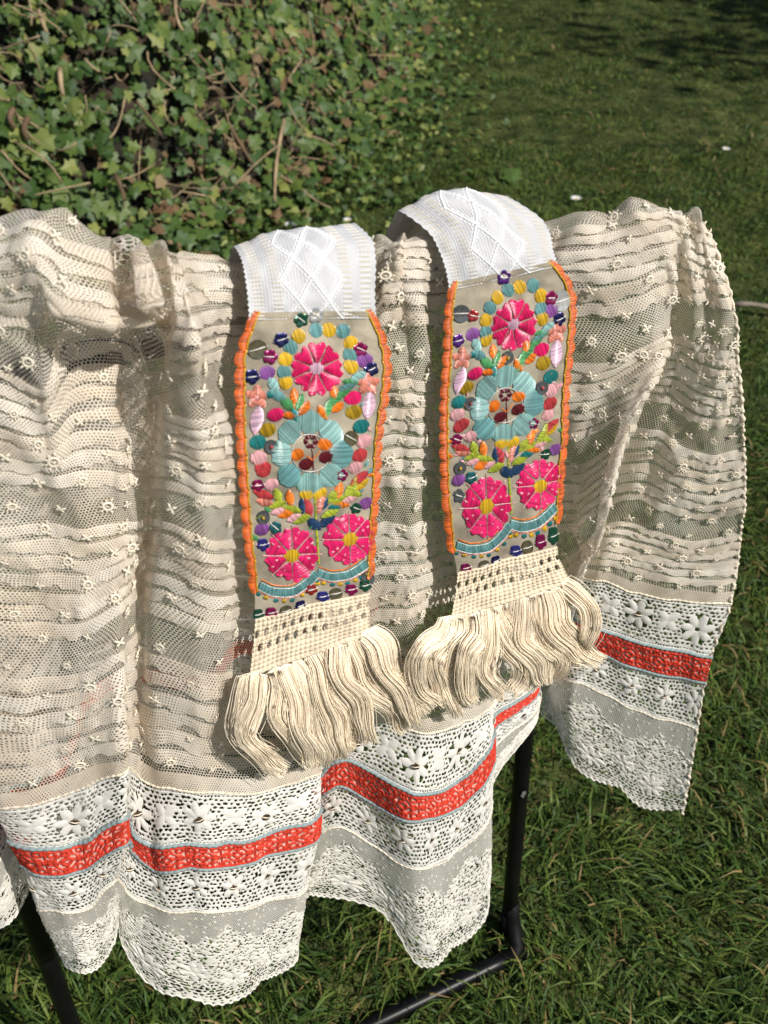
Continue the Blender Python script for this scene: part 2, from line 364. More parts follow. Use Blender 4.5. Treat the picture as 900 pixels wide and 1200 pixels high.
def leaf_cover(x, y): return vnoise(x * 2.2 + 21, y * 2.2 + 4, 33)
size = .016 + .034 * r_.random(len(x)) ** 1.5 * (.6 + .8 * vnoise(x * 1.7 + 3, y * 1.7, 39)) + .02 * (r_.random(len(x)) < .08); off = r_.random(len(x)) ** .8 * .11
inside = (px > 5) & (px < 480) & (py > 0) & (py < 270)
order = np.argsort(-(size * inside * (off > .06)))
single = set(order[:280].tolist())
leaf_me = None
mbg, mbd = MB(), MB()
for i in range(len(x)):
    A = leaf_frame(nr[i], r_); p = np.array([x[i], y[i], z[i]]) + nr[i] * off[i]
    dry = r_.random() < .02 + .14 * (leaf_cover(x[i], y[i]) > .6) + .12 * (x[i] > -.7)
    if i in single:
        if leaf_me is None:
            tmp = mk('ivy_leaf', LV, LT, M_ivy, None, smooth=False, col=np.zeros(len(LV))); leaf_me = tmp.data; bpy.data.objects.remove(tmp)
        Mx = Matrix(((A[0,0]*size[i], A[0,1]*size[i], A[0,2]*size[i], p[0]), (A[1,0]*size[i], A[1,1]*size[i], A[1,2]*size[i], p[1]), (A[2,0]*size[i], A[2,1]*size[i], A[2,2]*size[i], p[2]), (0,0,0,1)))
        inst('ivy_leaf', leaf_me, Mx, ivy)
    else:
        v = LV * size[i] * np.array([1, 1, r_.uniform(-.5, 3.0)]); (mbd if dry else mbg).add(v @ A.T + p, t=LT, c=r_.random())
tag(mbg.build('ivy_foliage', M_ivy, ivy, False), kind='stuff'); tag(mbd.build('dry_leaves', M_dryleaf, ivy, False), kind='stuff')
# low weeds along the foot of the bank
mbw = MB(); rw = np.random.default_rng(5); FP = FOOT[2:8]
for i in range(1500):
    t = rw.uniform(0, len(FP) - 1.001); k = int(t); q = FP[k] * (1 - t + k) + FP[k + 1] * (t - k)
    p = np.array([q[0] + rw.normal(.10, .13), q[1] + rw.normal(-.06, .12), 0]); p[2] = lawn_h(p[0], p[1]) + rw.uniform(.01, .06)
    A = leaf_frame(np.array([0, 0, 1.]), rw, 1.0); s = rw.uniform(.012, .03)
    mbw.add((LV * s) @ A.T + p, t=LT, c=.5 + .5 * rw.random())
tag(mbw.build('weeds', M_ivy, None, False), 'low leafy weeds along the foot of the ivy bank', 'weeds', kind='stuff')
# bare stems and vines among the ivy (image ends -> points on the bank)
def bank_pt(px, py, out=.10):
    d = ray(px, py); ts = np.linspace(1.5, 9, 400); P = CAMP + ts[:, None] * d
    hh = np.where(foot_dist(P[:, 0], P[:, 1]) > 0, bank_h(P[:, 0], P[:, 1]), 0); k = np.argmax(P[:, 2] < hh + .05); return CAMP + d * (ts[k] - out)
for (a, b, rad, mt) in (((412, 0), (418, 35), .006, 0), ((45, 12), (55, 38), .008, 0), ((70, 80), (74, 112), .010, 0), ((16, 128), (18, 150), .012, 1), ((33, 138), (34, 164), .012, 1),
                        ((333, 140), (322, 236), .008, 0), ((268, 145), (298, 196), .008, 1), ((206, -5), (214, 36), .007, 0), ((150, -10), (158, 22), .006, 1), ((445, 4), (440, 66), .006, 0),
                        ((160, 118), (190, 160), .006, 1), ((135, 205), (146, 236), .008, 1), ((355, 68), (330, 108), .005, 0), ((375, 90), (402, 118), .005, 0), ((232, 62), (262, 90), .005, 1)):
    A, B = bank_pt(*a), bank_pt(*b); mid = (A + B) / 2 + np.array([random.uniform(-.02, .02), -.02, random.uniform(-.01, .02)])
    T = np.linspace(0, 1, 7)[:, None]; pts = (1 - T) ** 2 * A + 2 * T * (1 - T) * mid + T ** 2 * B
    mb = MB(); tube(mb, pts, np.linspace(rad * .8, rad * .55, 7), 6); mb.build('stem', M_stem if mt == 0 else M_vine, ivy)
mbt = MB()
for i in range(420):
    a = (r_.uniform(-20, 470), r_.uniform(-20, 250)); 
    if a[0] > 460 - .4 * a[1] or (a[0] < 230 and r_.random() < .75): continue
    A = bank_pt(*a, out=r_.uniform(.03, .12)); B = A + r_.normal(0, .075, 3); mid = (A + B) / 2 + r_.normal(0, .02, 3)
    T = np.linspace(0, 1, 5)[:, None]; tube(mbt, (1 - T) ** 2 * A + 2 * T * (1 - T) * mid + T ** 2 * B, r_.uniform(.0012, .003), 4)
tag(mbt.build('dry_twigs', M_stem, ivy), kind='stuff')
# ------------------------------------------------------------------ daisies and small things on the lawn
M_petal = plain('daisy_white', (.80, .80, .78), .6, .05); M_yel = plain('daisy_yellow', (.75, .50, .03), .6, .1)
def daisy(px, py, s, label):
    p = ground(px, py, .025); o = tag(empty('daisy', p), label, 'daisy', 'daisies on the lawn')
    mb = MB()
    for k in range(13):
        a = k / 13 * 6.283; c_, s_ = math.cos(a), math.sin(a)
        q = [(.25, -.09), (.6, -.16), (1, -.07), (1, .07), (.6, .16), (.25, .09)]
        mb.add([(p[0] + s * (c_ * u - s_ * w), p[1] + s * (s_ * u + c_ * w), p[2] + s * .25 * u) for u, w in q], t=[[0, 1, 5], [1, 4, 5], [1, 2, 4], [2, 3, 4]])
    mb.build('petals', M_petal, o)
    mc = MB(); rings = [(p + np.array([0, 0, s * .30]))[None]]
    th = np.arange(8) / 8 * 6.283
    v = [p + np.array([0, 0, s * .32])] + [p + np.array([.3 * s * math.cos(a), .3 * s * math.sin(a), s * .12]) for a in th]
    mc.add(v, t=[[0, 1 + k, 1 + (k + 1) % 8] for k in range(8)]); mc.build('flower_centre', M_yel, o)
    ms = MB(); tube(ms, [p + np.array([0, 0, -.035]), p + np.array([.002, 0, s * .1])], .0012, 5); ms.build('stalk', M_grass, o)
for d in ((341, 264, .020, 'white daisy just above the left ribbon'), (388, 168, .016, 'white daisy below the ivy near the dry stem'), (433, 180, .014, 'small white daisy right of the ivy foot'),
          (407, 258, .013, 'tiny white daisy peeking over the white ribbon end'), (675, 233, .017, 'white daisy on the lawn above the right ribbon'), (851, 175, .014, 'white daisy at the far right of the lawn')):
    daisy(*d)
def broad_leaf(px, py, s, label, mat, rot):
    p = ground(px, py, .03); o = tag(empty('fallen_leaf', p), label, 'leaf', 'single leaves on the lawn')
    A = leaf_frame(np.array([0, 0, 1.]), np.random.default_rng(int(px))); mk('blade', (LV * s) @ A.T + p, LT, mat, o, False, col=np.full(len(LV), .62 + .1 * (px % 3)))
    ms = MB(); tube(ms, [p, p + A @ np.array([.05 * s, -.5 * s, -.1 * s])], .0012, 5); ms.build('stalk', M_stem, o)
broad_leaf(600, 200, .075, 'pale green leaf lying alone on the lawn', M_ivy, 0)
broad_leaf(547, 205, .045, 'small green leaf on the lawn left of the pale one', M_ivy, 1)
broad_leaf(512, 103, .05, 'brown fallen leaf at the edge of the bank', M_dryleaf, 1)
broad_leaf(830, 168, .035, 'small pinkish brown leaf on the right of the lawn', M_dryleaf, 1)
# timber edging lying in the lawn at the far right
A = ground(858, 357, .02); B = ground(1010, 366, .02)
mb = MB(); T = np.linspace(0, 1, 14)[:, None]; pts = A * (1 - T) + B * T + np.stack([0*T[:, 0], .004*np.sin(T[:, 0]*9), .003*np.sin(T[:, 0]*14)], -1)
tube(mb, pts, .007 + .001 * np.sin(np.arange(14) * 2.1), 8)
tag(mb.build('wooden_stake', plain('weathered_wood', (.20, .165, .12), .85, .3, 30, bump=.6, bscale=200)), 'weathered wooden stake lying in the grass right of the lace', 'stake')
# ------------------------------------------------------------------ tree to the right that shades the upper lawn
M_bark = plain('bark', (.09, .07, .05), .9, .35, 12, bump=.8, bscale=60); M_leaf = ivy_mat('tree_leaf', IVC, .45)
def tree(base, h, cr, seed, label, crown_lo=.4, nclump=70, per=70):
    r = np.random.default_rng(seed); base = np.array(base, float)
    o = tag(empty('broadleaf_tree', base), label, 'tree', 'trees beside the lawn')
    mb = MB(); T = np.linspace(0, 1, 10); pts = base + np.stack([.12 * np.sin(T * 3), .1 * np.sin(T * 2.3 + 1) - .08, T * h * .8], -1)
    tube(mb, pts, np.linspace(.10, .025, 10) * h / 4, 8); ends = []
    for k in range(16):
        t = r.uniform(crown_lo * .8, .78); s = base + np.array([.12 * math.sin(t * 3), .1 * math.sin(t * 2.3 + 1) - .08, t * h * .8 / .8 * .8]); a = r.uniform(0, 6.28)
        e = s + np.array([math.cos(a), math.sin(a), r.uniform(.2, .9)]) * cr * r.uniform(.5, .95); m2 = (s + e) / 2 + np.array([0, 0, .1])
        q = np.linspace(0, 1, 6)[:, None]; tube(mb, (1 - q) ** 2 * s + 2 * q * (1 - q) * m2 + q ** 2 * e, np.linspace(.035, .008, 6) * h / 4, 5); ends.append(e); ends.append(m2)
    mb.build('trunk', M_bark, o)
    ml = MB(); ends = np.array(ends); cz = h * (crown_lo + 1) / 2
    qv = np.array([(0, 0, 0), (.5, .5, .06), (0, 1, 0), (-.5, .5, .06)]); 
    for k in range(nclump):
        c = ends[r.integers(len(ends))] + r.normal(0, .22, 3) * cr
        for j in range(per):
            p = c + r.normal(0, .14, 3) * cr * np.array([1, 1, .7]); A, _ = np.linalg.qr(r.normal(0, 1, (3, 3))); ml.add((qv * r.uniform(.05, .10)) @ A.T + p, t=[[0, 1, 2], [0, 2, 3]], c=r.random())
    tag(ml.build('crown', M_leaf, o, False), kind='stuff')
tree((4.6, 3.7, 0), 4.4, 1.25, 41, 'leafy tree right of the lawn shading its far corner', .45)
tree((5.2, 5.6, 0), 4.8, 1.5, 42, 'taller leafy tree beyond the first shading the back of the lawn', .35)
tree((3.6, 2.75, 0), 2.7, .35, 43, 'slender young tree casting a thin shadow over the lawn', .55, 12, 50)
# ------------------------------------------------------------------ black clothes stand
RAILZ = 1.045
stand = tag(empty('clothes_stand', P03), 'black tubular steel stand holding up the lace apron', 'clothes stand')
def rp(s, n, z): return railpt(s, n, z)
sL = (np.array([-.352, .607]) - P0) @ E[:2]; sR = (np.array([.150, .835]) - P0) @ E[:2]
mb = MB(); tube(mb, [rp(s, 0, RAILZ) for s in np.linspace(sL - .10, sR + .085, 12)], .0115, 12); mb.build('top_rail', M_black, stand)
for s, dx in ((sL, 0.0), (sR, .028)):
    mb = MB(); T = np.linspace(0, 1, 8); tube(mb, [rp(s + dx * (1 - t), 0, .0 + t * (RAILZ + .004)) for t in T], .0105, 12); lg = mb.build('leg', M_black, stand)
    mb = MB(); tube(mb, [rp(s + dx, 0, -.01), rp(s + dx, 0, .05)], .0125, 12); mb.build('foot_cap', M_cap, lg)
    mb = MB(); tube(mb, [rp(s + dx * .1, 0, RAILZ - .05), rp(s, 0, RAILZ - .016)], .0135, 12); mb.build('joint_sleeve', M_cap, lg)
mb = MB(); tube(mb, [rp(s, .040 + .02 * (1 - (s - sL) / (sR - sL)), .010) for s in np.linspace(sL, sR + .03, 12)], .0115, 14); bar = mb.build('bottom_bar', M_black, stand)
for s in (sL, sR + .028):
    mb = MB(); tube(mb, [rp(s, 0, .075), rp(s, .004, .05), rp(s, .014, .028), rp(s - .006, .034, .016), rp(s - .02, .045, .012)], .0108, 12); mb.build('corner_joint', M_cap, stand)
mb = MB()
q = rp(sR + .017, .0122, .335); mb.add([q + E * a * .004 + np.array([0, 0, b * .007]) + M * (-.0012 * a * a) for a, b in ((-1, -.4), (-.2, -1), (.9, -.3), (.5, .8), (-.5, .9))], t=[[0, 1, 2], [0, 2, 3], [0, 3, 4]])
mb.build('paint_chip', M_chip, stand)
# ------------------------------------------------------------------ lace apron draped over the rail
VK = np.array([0, .10, .14, .32, .47, .60, .655, .69, .74, .88])
CC = [
 [(-60,270,0),(-55,335,1),(-55,355,1),(-50,560,1),(-30,760,1),(14,925,1),(36,960,1.5),(48,985,1.5),(70,1030,1.5),(100,1095,1.5)],
 [(-80,262,3),(-85,330,4),(-85,350,4),(-80,560,5),(-60,760,5.5),(-4,944,6),(13,983,6.5),(27,1012,6.5),(46,1064,7),(80,1138,7.5)],
 [(-5,248,4),(2,352,6.5),(2,385,6),(5,580,6),(15,770,7),(40,943,8),(46,993,8.5),(55,1027,8.5),(72,1070,9),(97,1142,9.5)],
 [(50,248,4.5),(42,345,8.5),(46,405,7.5),(60,580,7),(70,770,8),(88,928,9),(92,986,9),(95,1018,9),(104,1060,9),(118,1132,9)],
 [(88,254,5),(66,366,9.2),(72,350,6),(95,580,7),(105,760,8.5),(118,912,9.5),(120,968,9.5),(122,1000,9.5),(120,1040,9),(134,1112,8.5)],
 [(118,278,4),(122,379,9.8),(122,345,5),(130,580,7),(135,740,9),(140,902,10),(142,955,10),(142,987,10),(131,1031,9),(136,1082,7)],
 [(142,298,2),(158,374,9.6),(160,350,4),(158,580,6.5),(153,720,7.5),(152,903,8),(152,968,7.5),(154,992,7.5),(148,1043,7.5),(142,1100,7)],
 [(156,282,7),(184,374,11.5),(186,395,4),(174,580,2.5),(162,720,3.8),(165,912,7.5),(170,984,8),(176,1012,8),(168,1056,8),(166,1148,9)],
 [(167,289,3.5),(193,384,7),(195,410,5),(184,580,3.8),(168,730,5),(176,918,8),(178,988,8.3),(183,1017,8.3),(180,1062,8.8),(178,1158,9.8)],
 [(182,275,6.5),(199,400,11),(203,440,9.5),(199,580,10),(178,740,9),(192,924,9),(192,991,9.5),(195,1022,9.5),(200,1069,10),(197,1171,11)],
 [(222,268,5.5),(228,400,12.5),(232,440,11.5),(238,600,12),(232,760,11),(225,931,10),(226,992,10.5),(228,1020,10.5),(232,1070,11),(240,1185,12)],
 [(258,285,4),(258,390,7),(262,430,7),(280,600,7.4),(280,760,8.4),(280,931,9.5),(275,986,10.5),(275,1014,10.5),(275,1066,11),(289,1169,12)],
 [(300,292,2),(310,390,5.4),(312,430,6),(325,600,7.2),(330,760,8),(330,920,9),(325,971,10),(325,998,10),(318,1054,10.5),(318,1148,11.5)],
 [(350,290,2),(350,390,5),(352,430,5.4),(370,600,6.6),(375,760,7.5),(373,906,8.5),(370,953,9.5),(368,981,9.5),(356,1038,10),(348,1126,11)],
 [(382,288,2),(385,390,4.8),(385,430,5.2),(388,600,6),(382,760,6),(366,895,5),(362,930,5),(361,952,5),(350,1000,5),(345,1062,5.5)],
 [(412,284,2.5),(412,390,5.2),(412,430,5.6),(408,600,6.6),(405,760,6.8),(402,865,6),(400,889,6.5),(400,920,6.5),(397,968,6.5),(385,1054,6.5)],
 [(445,274,4),(450,340,6.2),(450,390,6.8),(452,580,8),(447,740,8),(445,845,7.5),(435,900,8),(437,938,8),(437,990,8),(436,1066,8)],
 [(470,268,4.5),(476,340,7),(479,390,7.6),(485,580,8.6),(482,740,9.2),(490,858,10),(482,926,11),(482,959,11),(485,1016,11),(494,1136,11.5)],
 [(500,268,3),(512,340,5.4),(515,390,6),(525,580,7.2),(530,720,7.8),(545,848,9),(537,917,10),(539,946,10),(532,1000,10),(540,1110,10.5)],
 [(535,262,2),(550,340,4.8),(553,390,5.4),(560,580,6.4),(570,700,6.8),(577,826,7.5),(577,864,8.5),(577,898,8.5),(575,951,8.5),(571,1068,9)],
 [(560,258,2),(575,340,4.4),(577,390,5),(582,560,5.8),(586,690,5.6),(572,815,5),(572,848,5),(571,864,5),(568,895,5),(563,965,5)],
 [(600,256,2),(610,340,4.8),(612,390,5.2),(615,560,5.8),(620,680,5.4),(632,780,2.5),(626,800,2),(624,814,2),(627,828,1.8),(627,848,1.8)],
 [(640,258,3),(650,330,6),(652,380,6),(655,520,6),(655,640,5.5),(648,740,-3),(640,765,-6),(640,775,-6),(636,790,-7),(633,838,-7)],
 [(690,247,5),(705,330,8),(708,380,8),(685,520,8),(682,630,7.5),(668,700,3),(652,750,-4),(651,768,-5),(645,790,-6),(650,850,-6)],
 [(745,234,6),(794,310,9),(796,355,9),(758,475,11),(712,607,10.5),(687,668,6),(668,738,-1),(666,752,-2),(660,790,-4),(662,870,-4.5)],
 [(778,238,5.5),(782,310,5),(778,355,4),(735,475,1.5),(700,607,.5),(676,675,1),(668,722,-.5),(672,748,-1),(650,785,-2),(640,818,-3)],
 [(795,246,5),(802,310,5.5),(805,355,5.5),(775,480,3.5),(735,600,2.5),(702,682,3),(692,735,2.5),(698,765,2.5),(676,800,2),(674,903,2)],
 [(808,250,5),(820,320,6),(825,360,6.2),(808,500,5.5),(772,610,5),(742,695,4.6),(735,748,4.4),(735,778,4.4),(725,822,4.2),(712,925,4.2)],
 [(820,253,5),(838,325,6.5),(842,365,6.8),(846,510,7.5),(822,620,6.8),(800,701,6.6),(785,758,6.5),(785,790,6.5),(775,840,6.4),(755,950,6.6)],
 [(830,257,4),(848,325,6),(854,365,6.5),(872,505,8),(870,610,8.4),(856,707,8.6),(834,768,8.6),(827,798,8.6),(818,852,8.6),(800,958,9)],
]
CA = np.array(CC, float); CTRL = hang(CA[..., 0], CA[..., 1], CA[..., 2] / 100)         # (ncol, nrow, 3)
# two rows behind the rail
bk1 = CTRL[:, 0] - M * .028 + np.array([0, 0, -.024]); bk2 = CTRL[:, 0] - M * .045 + np.array([0, 0, -.09])
CTRL = np.concatenate([bk2[:, None], bk1[:, None], CTRL], 1); VKK = np.concatenate([[-.115, -.05], VK])
seg = np.linalg.norm(np.diff((CTRL[:, 8] + CTRL[:, 9]) / 2, axis=0), axis=1); UK = np.concatenate([[0], np.cumsum(seg)])
UL, VB, VE = UK[-1], VKK[0], VKK[-1]
NU, NV = 1500, 620
uu = np.linspace(0, UL, NU); vv = np.linspace(VB, VE, NV)
SURF = np.swapaxes(pchip(VKK, np.swapaxes(CTRL, 0, 1), vv), 0, 1)      # ncol,NV,3
SURF = pchip(UK, SURF, uu)                                             # NU,NV,3
def surf_normals(S):
    n = np.cross(np.gradient(S, axis=0), np.gradient(S, axis=1)); n /= np.linalg.norm(n, axis=2)[..., None] + 1e-12; return n
NRM = surf_normals(SURF)
if (NRM.reshape(-1, 3) @ M).mean() < 0: NRM = -NRM; FLIP = True
else: FLIP = False
Ug, Vg = np.meshgrid(uu, vv, indexing='ij')
top = np.clip(1 - Vg / .25, 0, 1)
rid = lambda x, y, s: 1 - np.abs(2 * vnoise(x, y, s) - 1)
left = np.clip(1 - (Ug - .30) / .06, 0, 1); sk = Vg * .9 + .05 * np.sin(Ug * 9)
wr = (rid(Ug * 22 + sk * 9, Vg * 8 + 50, 65) ** 1.2 - .85) * .012 * top * (1 + .3 * left) + (rid(Ug * 15 - Vg * 8 + 40, Vg * 3.5 + 9, 66) ** 1.8 - .4) * .0045 * np.clip(1 - (Vg - .55) / .1, 0, 1) \
     + (vnoise(Ug * 34 + 5, Vg * 7 + 50, 61) - .5) * (.006 + .010 * top) + (vnoise(Ug * 80 + 5, Vg * 26 + 50, 62) - .5) * .0032 + (vnoise(Ug * 60, Vg * 90 + 50, 63) - .5) * .0028 * top \
     + (vnoise(Ug * 12 + 3, Vg * 4 + 30, 64) - .5) * .006
SURF = SURF + NRM * (wr * np.clip(1 - np.clip(Vg - .6, 0, 1) / .5, .45, 1))[..., None]
# soften creases
for _ in range(2):
    S2 = SURF.copy(); S2[1:-1] = (SURF[:-2] + 2 * SURF[1:-1] + SURF[2:]) / 4; SURF = S2.copy()
    S2[:, 1:-1] = (SURF[:, :-2] + 2 * SURF[:, 1:-1] + SURF[:, 2:]) / 4; SURF = S2
NRM = surf_normals(SURF) * (-1 if FLIP else 1)
def smp(A, u, v, vb=VB, ve=VE, ul=UL):
    nu, nv = A.shape[:2]
    a = np.clip(u / ul * (nu - 1), 0, nu - 1.0001); b = np.clip((v - vb) / (ve - vb) * (nv - 1), 0, nv - 1.0001)
    i = a.astype(int); j = b.astype(int); fa = (a - i)[..., None]; fb = (b - j)[..., None]
    return (A[i, j]*(1-fa) + A[i+1, j]*fa)*(1-fb) + (A[i, j+1]*(1-fa) + A[i+1, j+1]*fa)*fb
arc = np.concatenate([np.zeros((1, NV)), np.cumsum(np.linalg.norm(np.diff(SURF, axis=0), axis=2), axis=0)]); arc = arc - arc[NU // 2] + 2
ARC = (.5 * arc + .5 * (uu[:, None] - uu[NU // 2] + 2))[..., None]
class Sheet:
    """a cloth sheet addressed by u (across, metres) and v (down, metres)"""
    def __init__(s, S, Nn, A, ul, vb, ve): s.S, s.N, s.A, s.ul, s.vb, s.ve = S, Nn, A, ul, vb, ve
    def pos(s, u, v, h=0.0):
        p = smp(s.S, u, v, s.vb, s.ve, s.ul); n = smp(s.N, u, v, s.vb, s.ve, s.ul)
        return p + n * (h[..., None] if isinstance(h, np.ndarray) else h)
    def uv(s, u, v): return np.stack([smp(s.A, u, v, s.vb, s.ve, s.ul)[..., 0], v + 1], -1)
FRONT = Sheet(SURF, NRM, ARC, UL, VB, VE)
def strip(sheet, name, v0, v1, mat, parent, h0=0.0, prof=None, du=.004, nv=6, u0=0, u1=None, wob=0, seed=0, crimp=0):
    """a band of cloth between v0 and v1 lying h above the sheet; prof(t) shapes its section"""
    u1 = sheet.ul if u1 is None else u1; us = np.linspace(u0, u1, int((u1 - u0) / du)); t = np.linspace(0, 1, nv)
    U, T = np.meshgrid(us, t, indexing='ij'); V = v0 + (v1 - v0) * T
    if wob: V = V + (vnoise(U * 25, U * 0 + seed, 70 + seed) - .5) * wob
    if crimp:
        V = v0 + (V - v0) * (1 + .5 * (vnoise(U * 45 + seed * 3.7, U * 0 + seed, 71) - .5) + .45 * (vnoise(U * 190, U * 0 + seed, 72) - .5)) + (vnoise(U * 28 + 5, U * 0 + seed * 2, 73) - .5) * .0022
        h0 = h0 + (vnoise(U * 190 + seed, V * 90 + 30, 74) - .35) * .0016 * (.3 + T)
    hh = (h0 + (prof(T) if prof is not None else 0 * T))
    P = sheet.pos(U, V, hh); return mk(name, P.reshape(-1, 3), grid_faces(len(us), nv), mat, parent, uv=sheet.uv(U, V + .013 * seed).reshape(-1, 2))
apron = tag(empty('lace_apron', railpt(0, .05, .5)), 'cream net and lace apron with a red band draped over the black stand', 'apron')
TUCKS = [.030 + .0155 * k for k in range(7)] + [.190 + .0155 * k for k in range(8)] + [.350 + .0150 * k for k in range(7)] + [.488 + .0150 * k for k in range(6)]
def net_panel(sheet, parent, name='net_panel', v0=None, v1=.60, du=.0035, dv=.0035):
    v0 = sheet.vb if v0 is None else v0
    us = np.linspace(0, sheet.ul, int(sheet.ul / du)); vs = np.linspace(v0, v1, int((v1 - v0) / dv))
    U, V = np.meshgrid(us, vs, indexing='ij')
    return mk(name, sheet.pos(U, V, 0.0).reshape(-1, 3), grid_faces(len(us), len(vs)), M_net, parent, uv=sheet.uv(U, V).reshape(-1, 2))
net = net_panel(FRONT, apron)
for k, v in enumerate(TUCKS):
    strip(FRONT, 'tuck', v, v + .0108, M_tuck, net, .0006, lambda T: .0009 * np.sin(T * math.pi * .5) ** .7 * 1.0, nv=5, wob=.003, seed=k, crimp=1, du=.0025)
# rolled and twisted folds where the gathered net bunches over the rail
def roll(path, rads, seed, turn=4.2):
    P = np.array(path, float); k = np.linspace(0, 1, len(P)); t = np.linspace(0, 1, 60); C = pchip(k, P, t); C = hang(C[:, 0], C[:, 1], C[:, 2] / 100); rr = pchip(k, np.array(rads, float), t) * .001
    d = np.gradient(C, axis=0); d /= np.linalg.norm(d, axis=1)[:, None]; v_ = (CAMP - C); v_ /= np.linalg.norm(v_, axis=1)[:, None]; b = np.cross(d, v_); b /= np.linalg.norm(b, axis=1)[:, None]; v_ = np.cross(b, d)
    ph = np.linspace(-turn / 2, turn / 2, 15); T_, A_ = np.meshgrid(t, ph, indexing='ij'); A_ = A_ + .5 * np.sin(T_ * 5 + seed)
    r2 = rr[:, None] * (1 + .35 * (vnoise(T_ * 9 + seed, A_ * 1.3 + 20, 90 + seed) - .5)); Q = C[:, None] + r2[..., None] * (np.cos(A_)[..., None] * v_[:, None] + np.sin(A_)[..., None] * b[:, None])
    L = np.concatenate([[0], np.cumsum(np.linalg.norm(np.diff(C, axis=0), axis=1))]); uv = np.stack([L[:, None] + 0 * A_ + 3, A_ * .009 + 3 + seed], -1)
    mk('rolled_fold', Q.reshape(-1, 3), grid_faces(60, 15), M_tuck, net, uv=uv.reshape(-1, 2))
roll([(60, 372, 8.6), (84, 366, 9.2), (120, 376, 9.8), (158, 379, 9.8), (190, 372, 9.2)], [1.5, 3.5, 4.2, 4, 1.5], 1, 2.6)
# embroidered sprigs: ringed eyelets with rays, and small crossed knots
def eyelet_mesh():
    mb = MB(); th = np.arange(13) / 12 * 2 * math.pi
    tube(mb, np.stack([3.0 * np.cos(th), 2.7 * np.sin(th), 0.7 + 0 * th], -1) * .001, .00095, 5, cap=False)
    for k in range(9):
        a = k / 9 * 6.283 + .2; c, s = math.cos(a), math.sin(a); l = 5.4 + 1.3 * math.sin(k * 2.3)
        tube(mb, np.array([(c * 4.0, s * 3.8, .5), (c * (l+4)/2, s * (l+4)/2, 1.0), (c * l, s * l, .4)]) * .001, np.array([.0005, .00075, .0004]), 4)
    tube(mb, np.array([(1.2, -.4, .5), (0, .5, 1.0), (-1.2, .2, .5)]) * .001, .0005, 4)
    o = mb.build('eyelet', M_thread); me = o.data; bpy.data.objects.remove(o); return me
def knot_mesh():
    mb = MB()
    for a in (.7, 2.3, 3.9, 5.5):
        c, s = math.cos(a), math.sin(a); tube(mb, np.array([(c*.3, s*.3, .9), (c*2.2, s*2.2, 1.5), (c*4.4, s*4.2, .5)]) * .001, np.array([.0006, .00115, .0005]), 5)
    tube(mb, np.array([(-.9, 0, .9), (0, .3, 1.9), (.9, 0, .9)]) * .001, .0009, 5)
    o = mb.build('knot', M_thread); me = o.data; bpy.data.objects.remove(o); return me
EY, KN = eyelet_mesh(), knot_mesh()
def frame(sheet, u, v, h, rot, sc, zs=1.0):
    u = np.array([u]); v = np.array([v]); p = sheet.pos(u, v, h)[0]; n = smp(sheet.N, u, v, sheet.vb, sheet.ve, sheet.ul)[0]; n /= np.linalg.norm(n)
    d = sheet.pos(u, v + .004, 0.)[0] - sheet.pos(u, v - .004, 0.)[0]; d -= n * (d @ n); d /= np.linalg.norm(d) + 1e-9; e = np.cross(d, n)
    c, s = math.cos(rot), math.sin(rot); a = e * c + d * s; b = -e * s + d * c
    n = n * zs
    return Matrix(((a[0]*sc, b[0]*sc, n[0]*sc, p[0]), (a[1]*sc, b[1]*sc, n[1]*sc, p[1]), (a[2]*sc, b[2]*sc, n[2]*sc, p[2]), (0, 0, 0, 1))), p, n
rk = np.random.default_rng(91); cand = []
row = 0; v = .012
while v < .592:
    k = 0; uq = .006 + (row % 2) * .0185
    while uq < UL:
        cand.append((uq + rk.normal(0, .003), v + rk.normal(0, .002), (k + row // 2) % 2)); uq += .037; k += 1
    v += .0245; row += 1
cnt = {0: 0, 1: 0}; rk.shuffle(cand); cand = [(float(a), float(b), int(c)) for a, b, c in cand]
def under(px, py): return (292 < px < 436 and 300 < py < 740) or (532 < px < 655 and 290 < py < 660)
for (uq, vq, kd) in cand:
    uq = min(max(uq, .002), UL - .002); m4, p, n = frame(FRONT, uq, vq, .0026, rk.uniform(-.5, .5), rk.uniform(.85, 1.15), .5)
    m4 = m4 @ Matrix.Diagonal((rk.uniform(.72, 1.15), rk.uniform(.72, 1.15), 1, 1))
    px, py = project(p)
    if not (-15 < px < 915) or n @ (CAMP - p) < 0 or under(px, py): continue
    if vq < .13 and rk.random() < .45: continue
    if cnt[kd] < 290: inst('eyelet' if kd == 0 else 'knot', EY if kd == 0 else KN, m4, net); cnt[kd] += 1
# ---- raster lace: a fine grid whose holes are really open
def hash2(i, j, s):
    x = np.sin(i * 127.1 + j * 311.7 + s * 74.7) * 43758.5453; return x - np.floor(x)
def holes(x, y, cw, ch, rx, ry, jit, seed, oc=0.0):
    """staggered irregular oval holes; returns signed value <0 inside a hole (mm)"""
    best = np.full(x.shape, 9.0); j0 = np.floor(y / ch)
    for dj in (-1, 0, 1):
        j = j0 + dj; xo = x - (j % 2) * cw / 2; i0 = np.floor(xo / cw)
        for di in (-1, 0, 1):
            i = i0 + di; a = hash2(i, j, seed); b = hash2(i, j, seed + 1); c = hash2(i, j, seed + 2)
            cx = (i + .5 + jit * (a - .5)) * cw + (j % 2) * cw / 2; cy = (j + .5 + jit * (b - .5)) * ch; s = .78 + .38 * c
            ang = (b - .5) * .7; ca, sa = np.cos(ang), np.sin(ang); dx = x - cx; dy = y - cy
            ex = (dx * ca + dy * sa) / (rx * s); ey = (-dx * sa + dy * ca) / (ry * s); d = (np.sqrt(ex * ex + ey * ey) - 1) * ry * s
            d = np.where(c < oc, 9, d); best = np.minimum(best, d)
    return best
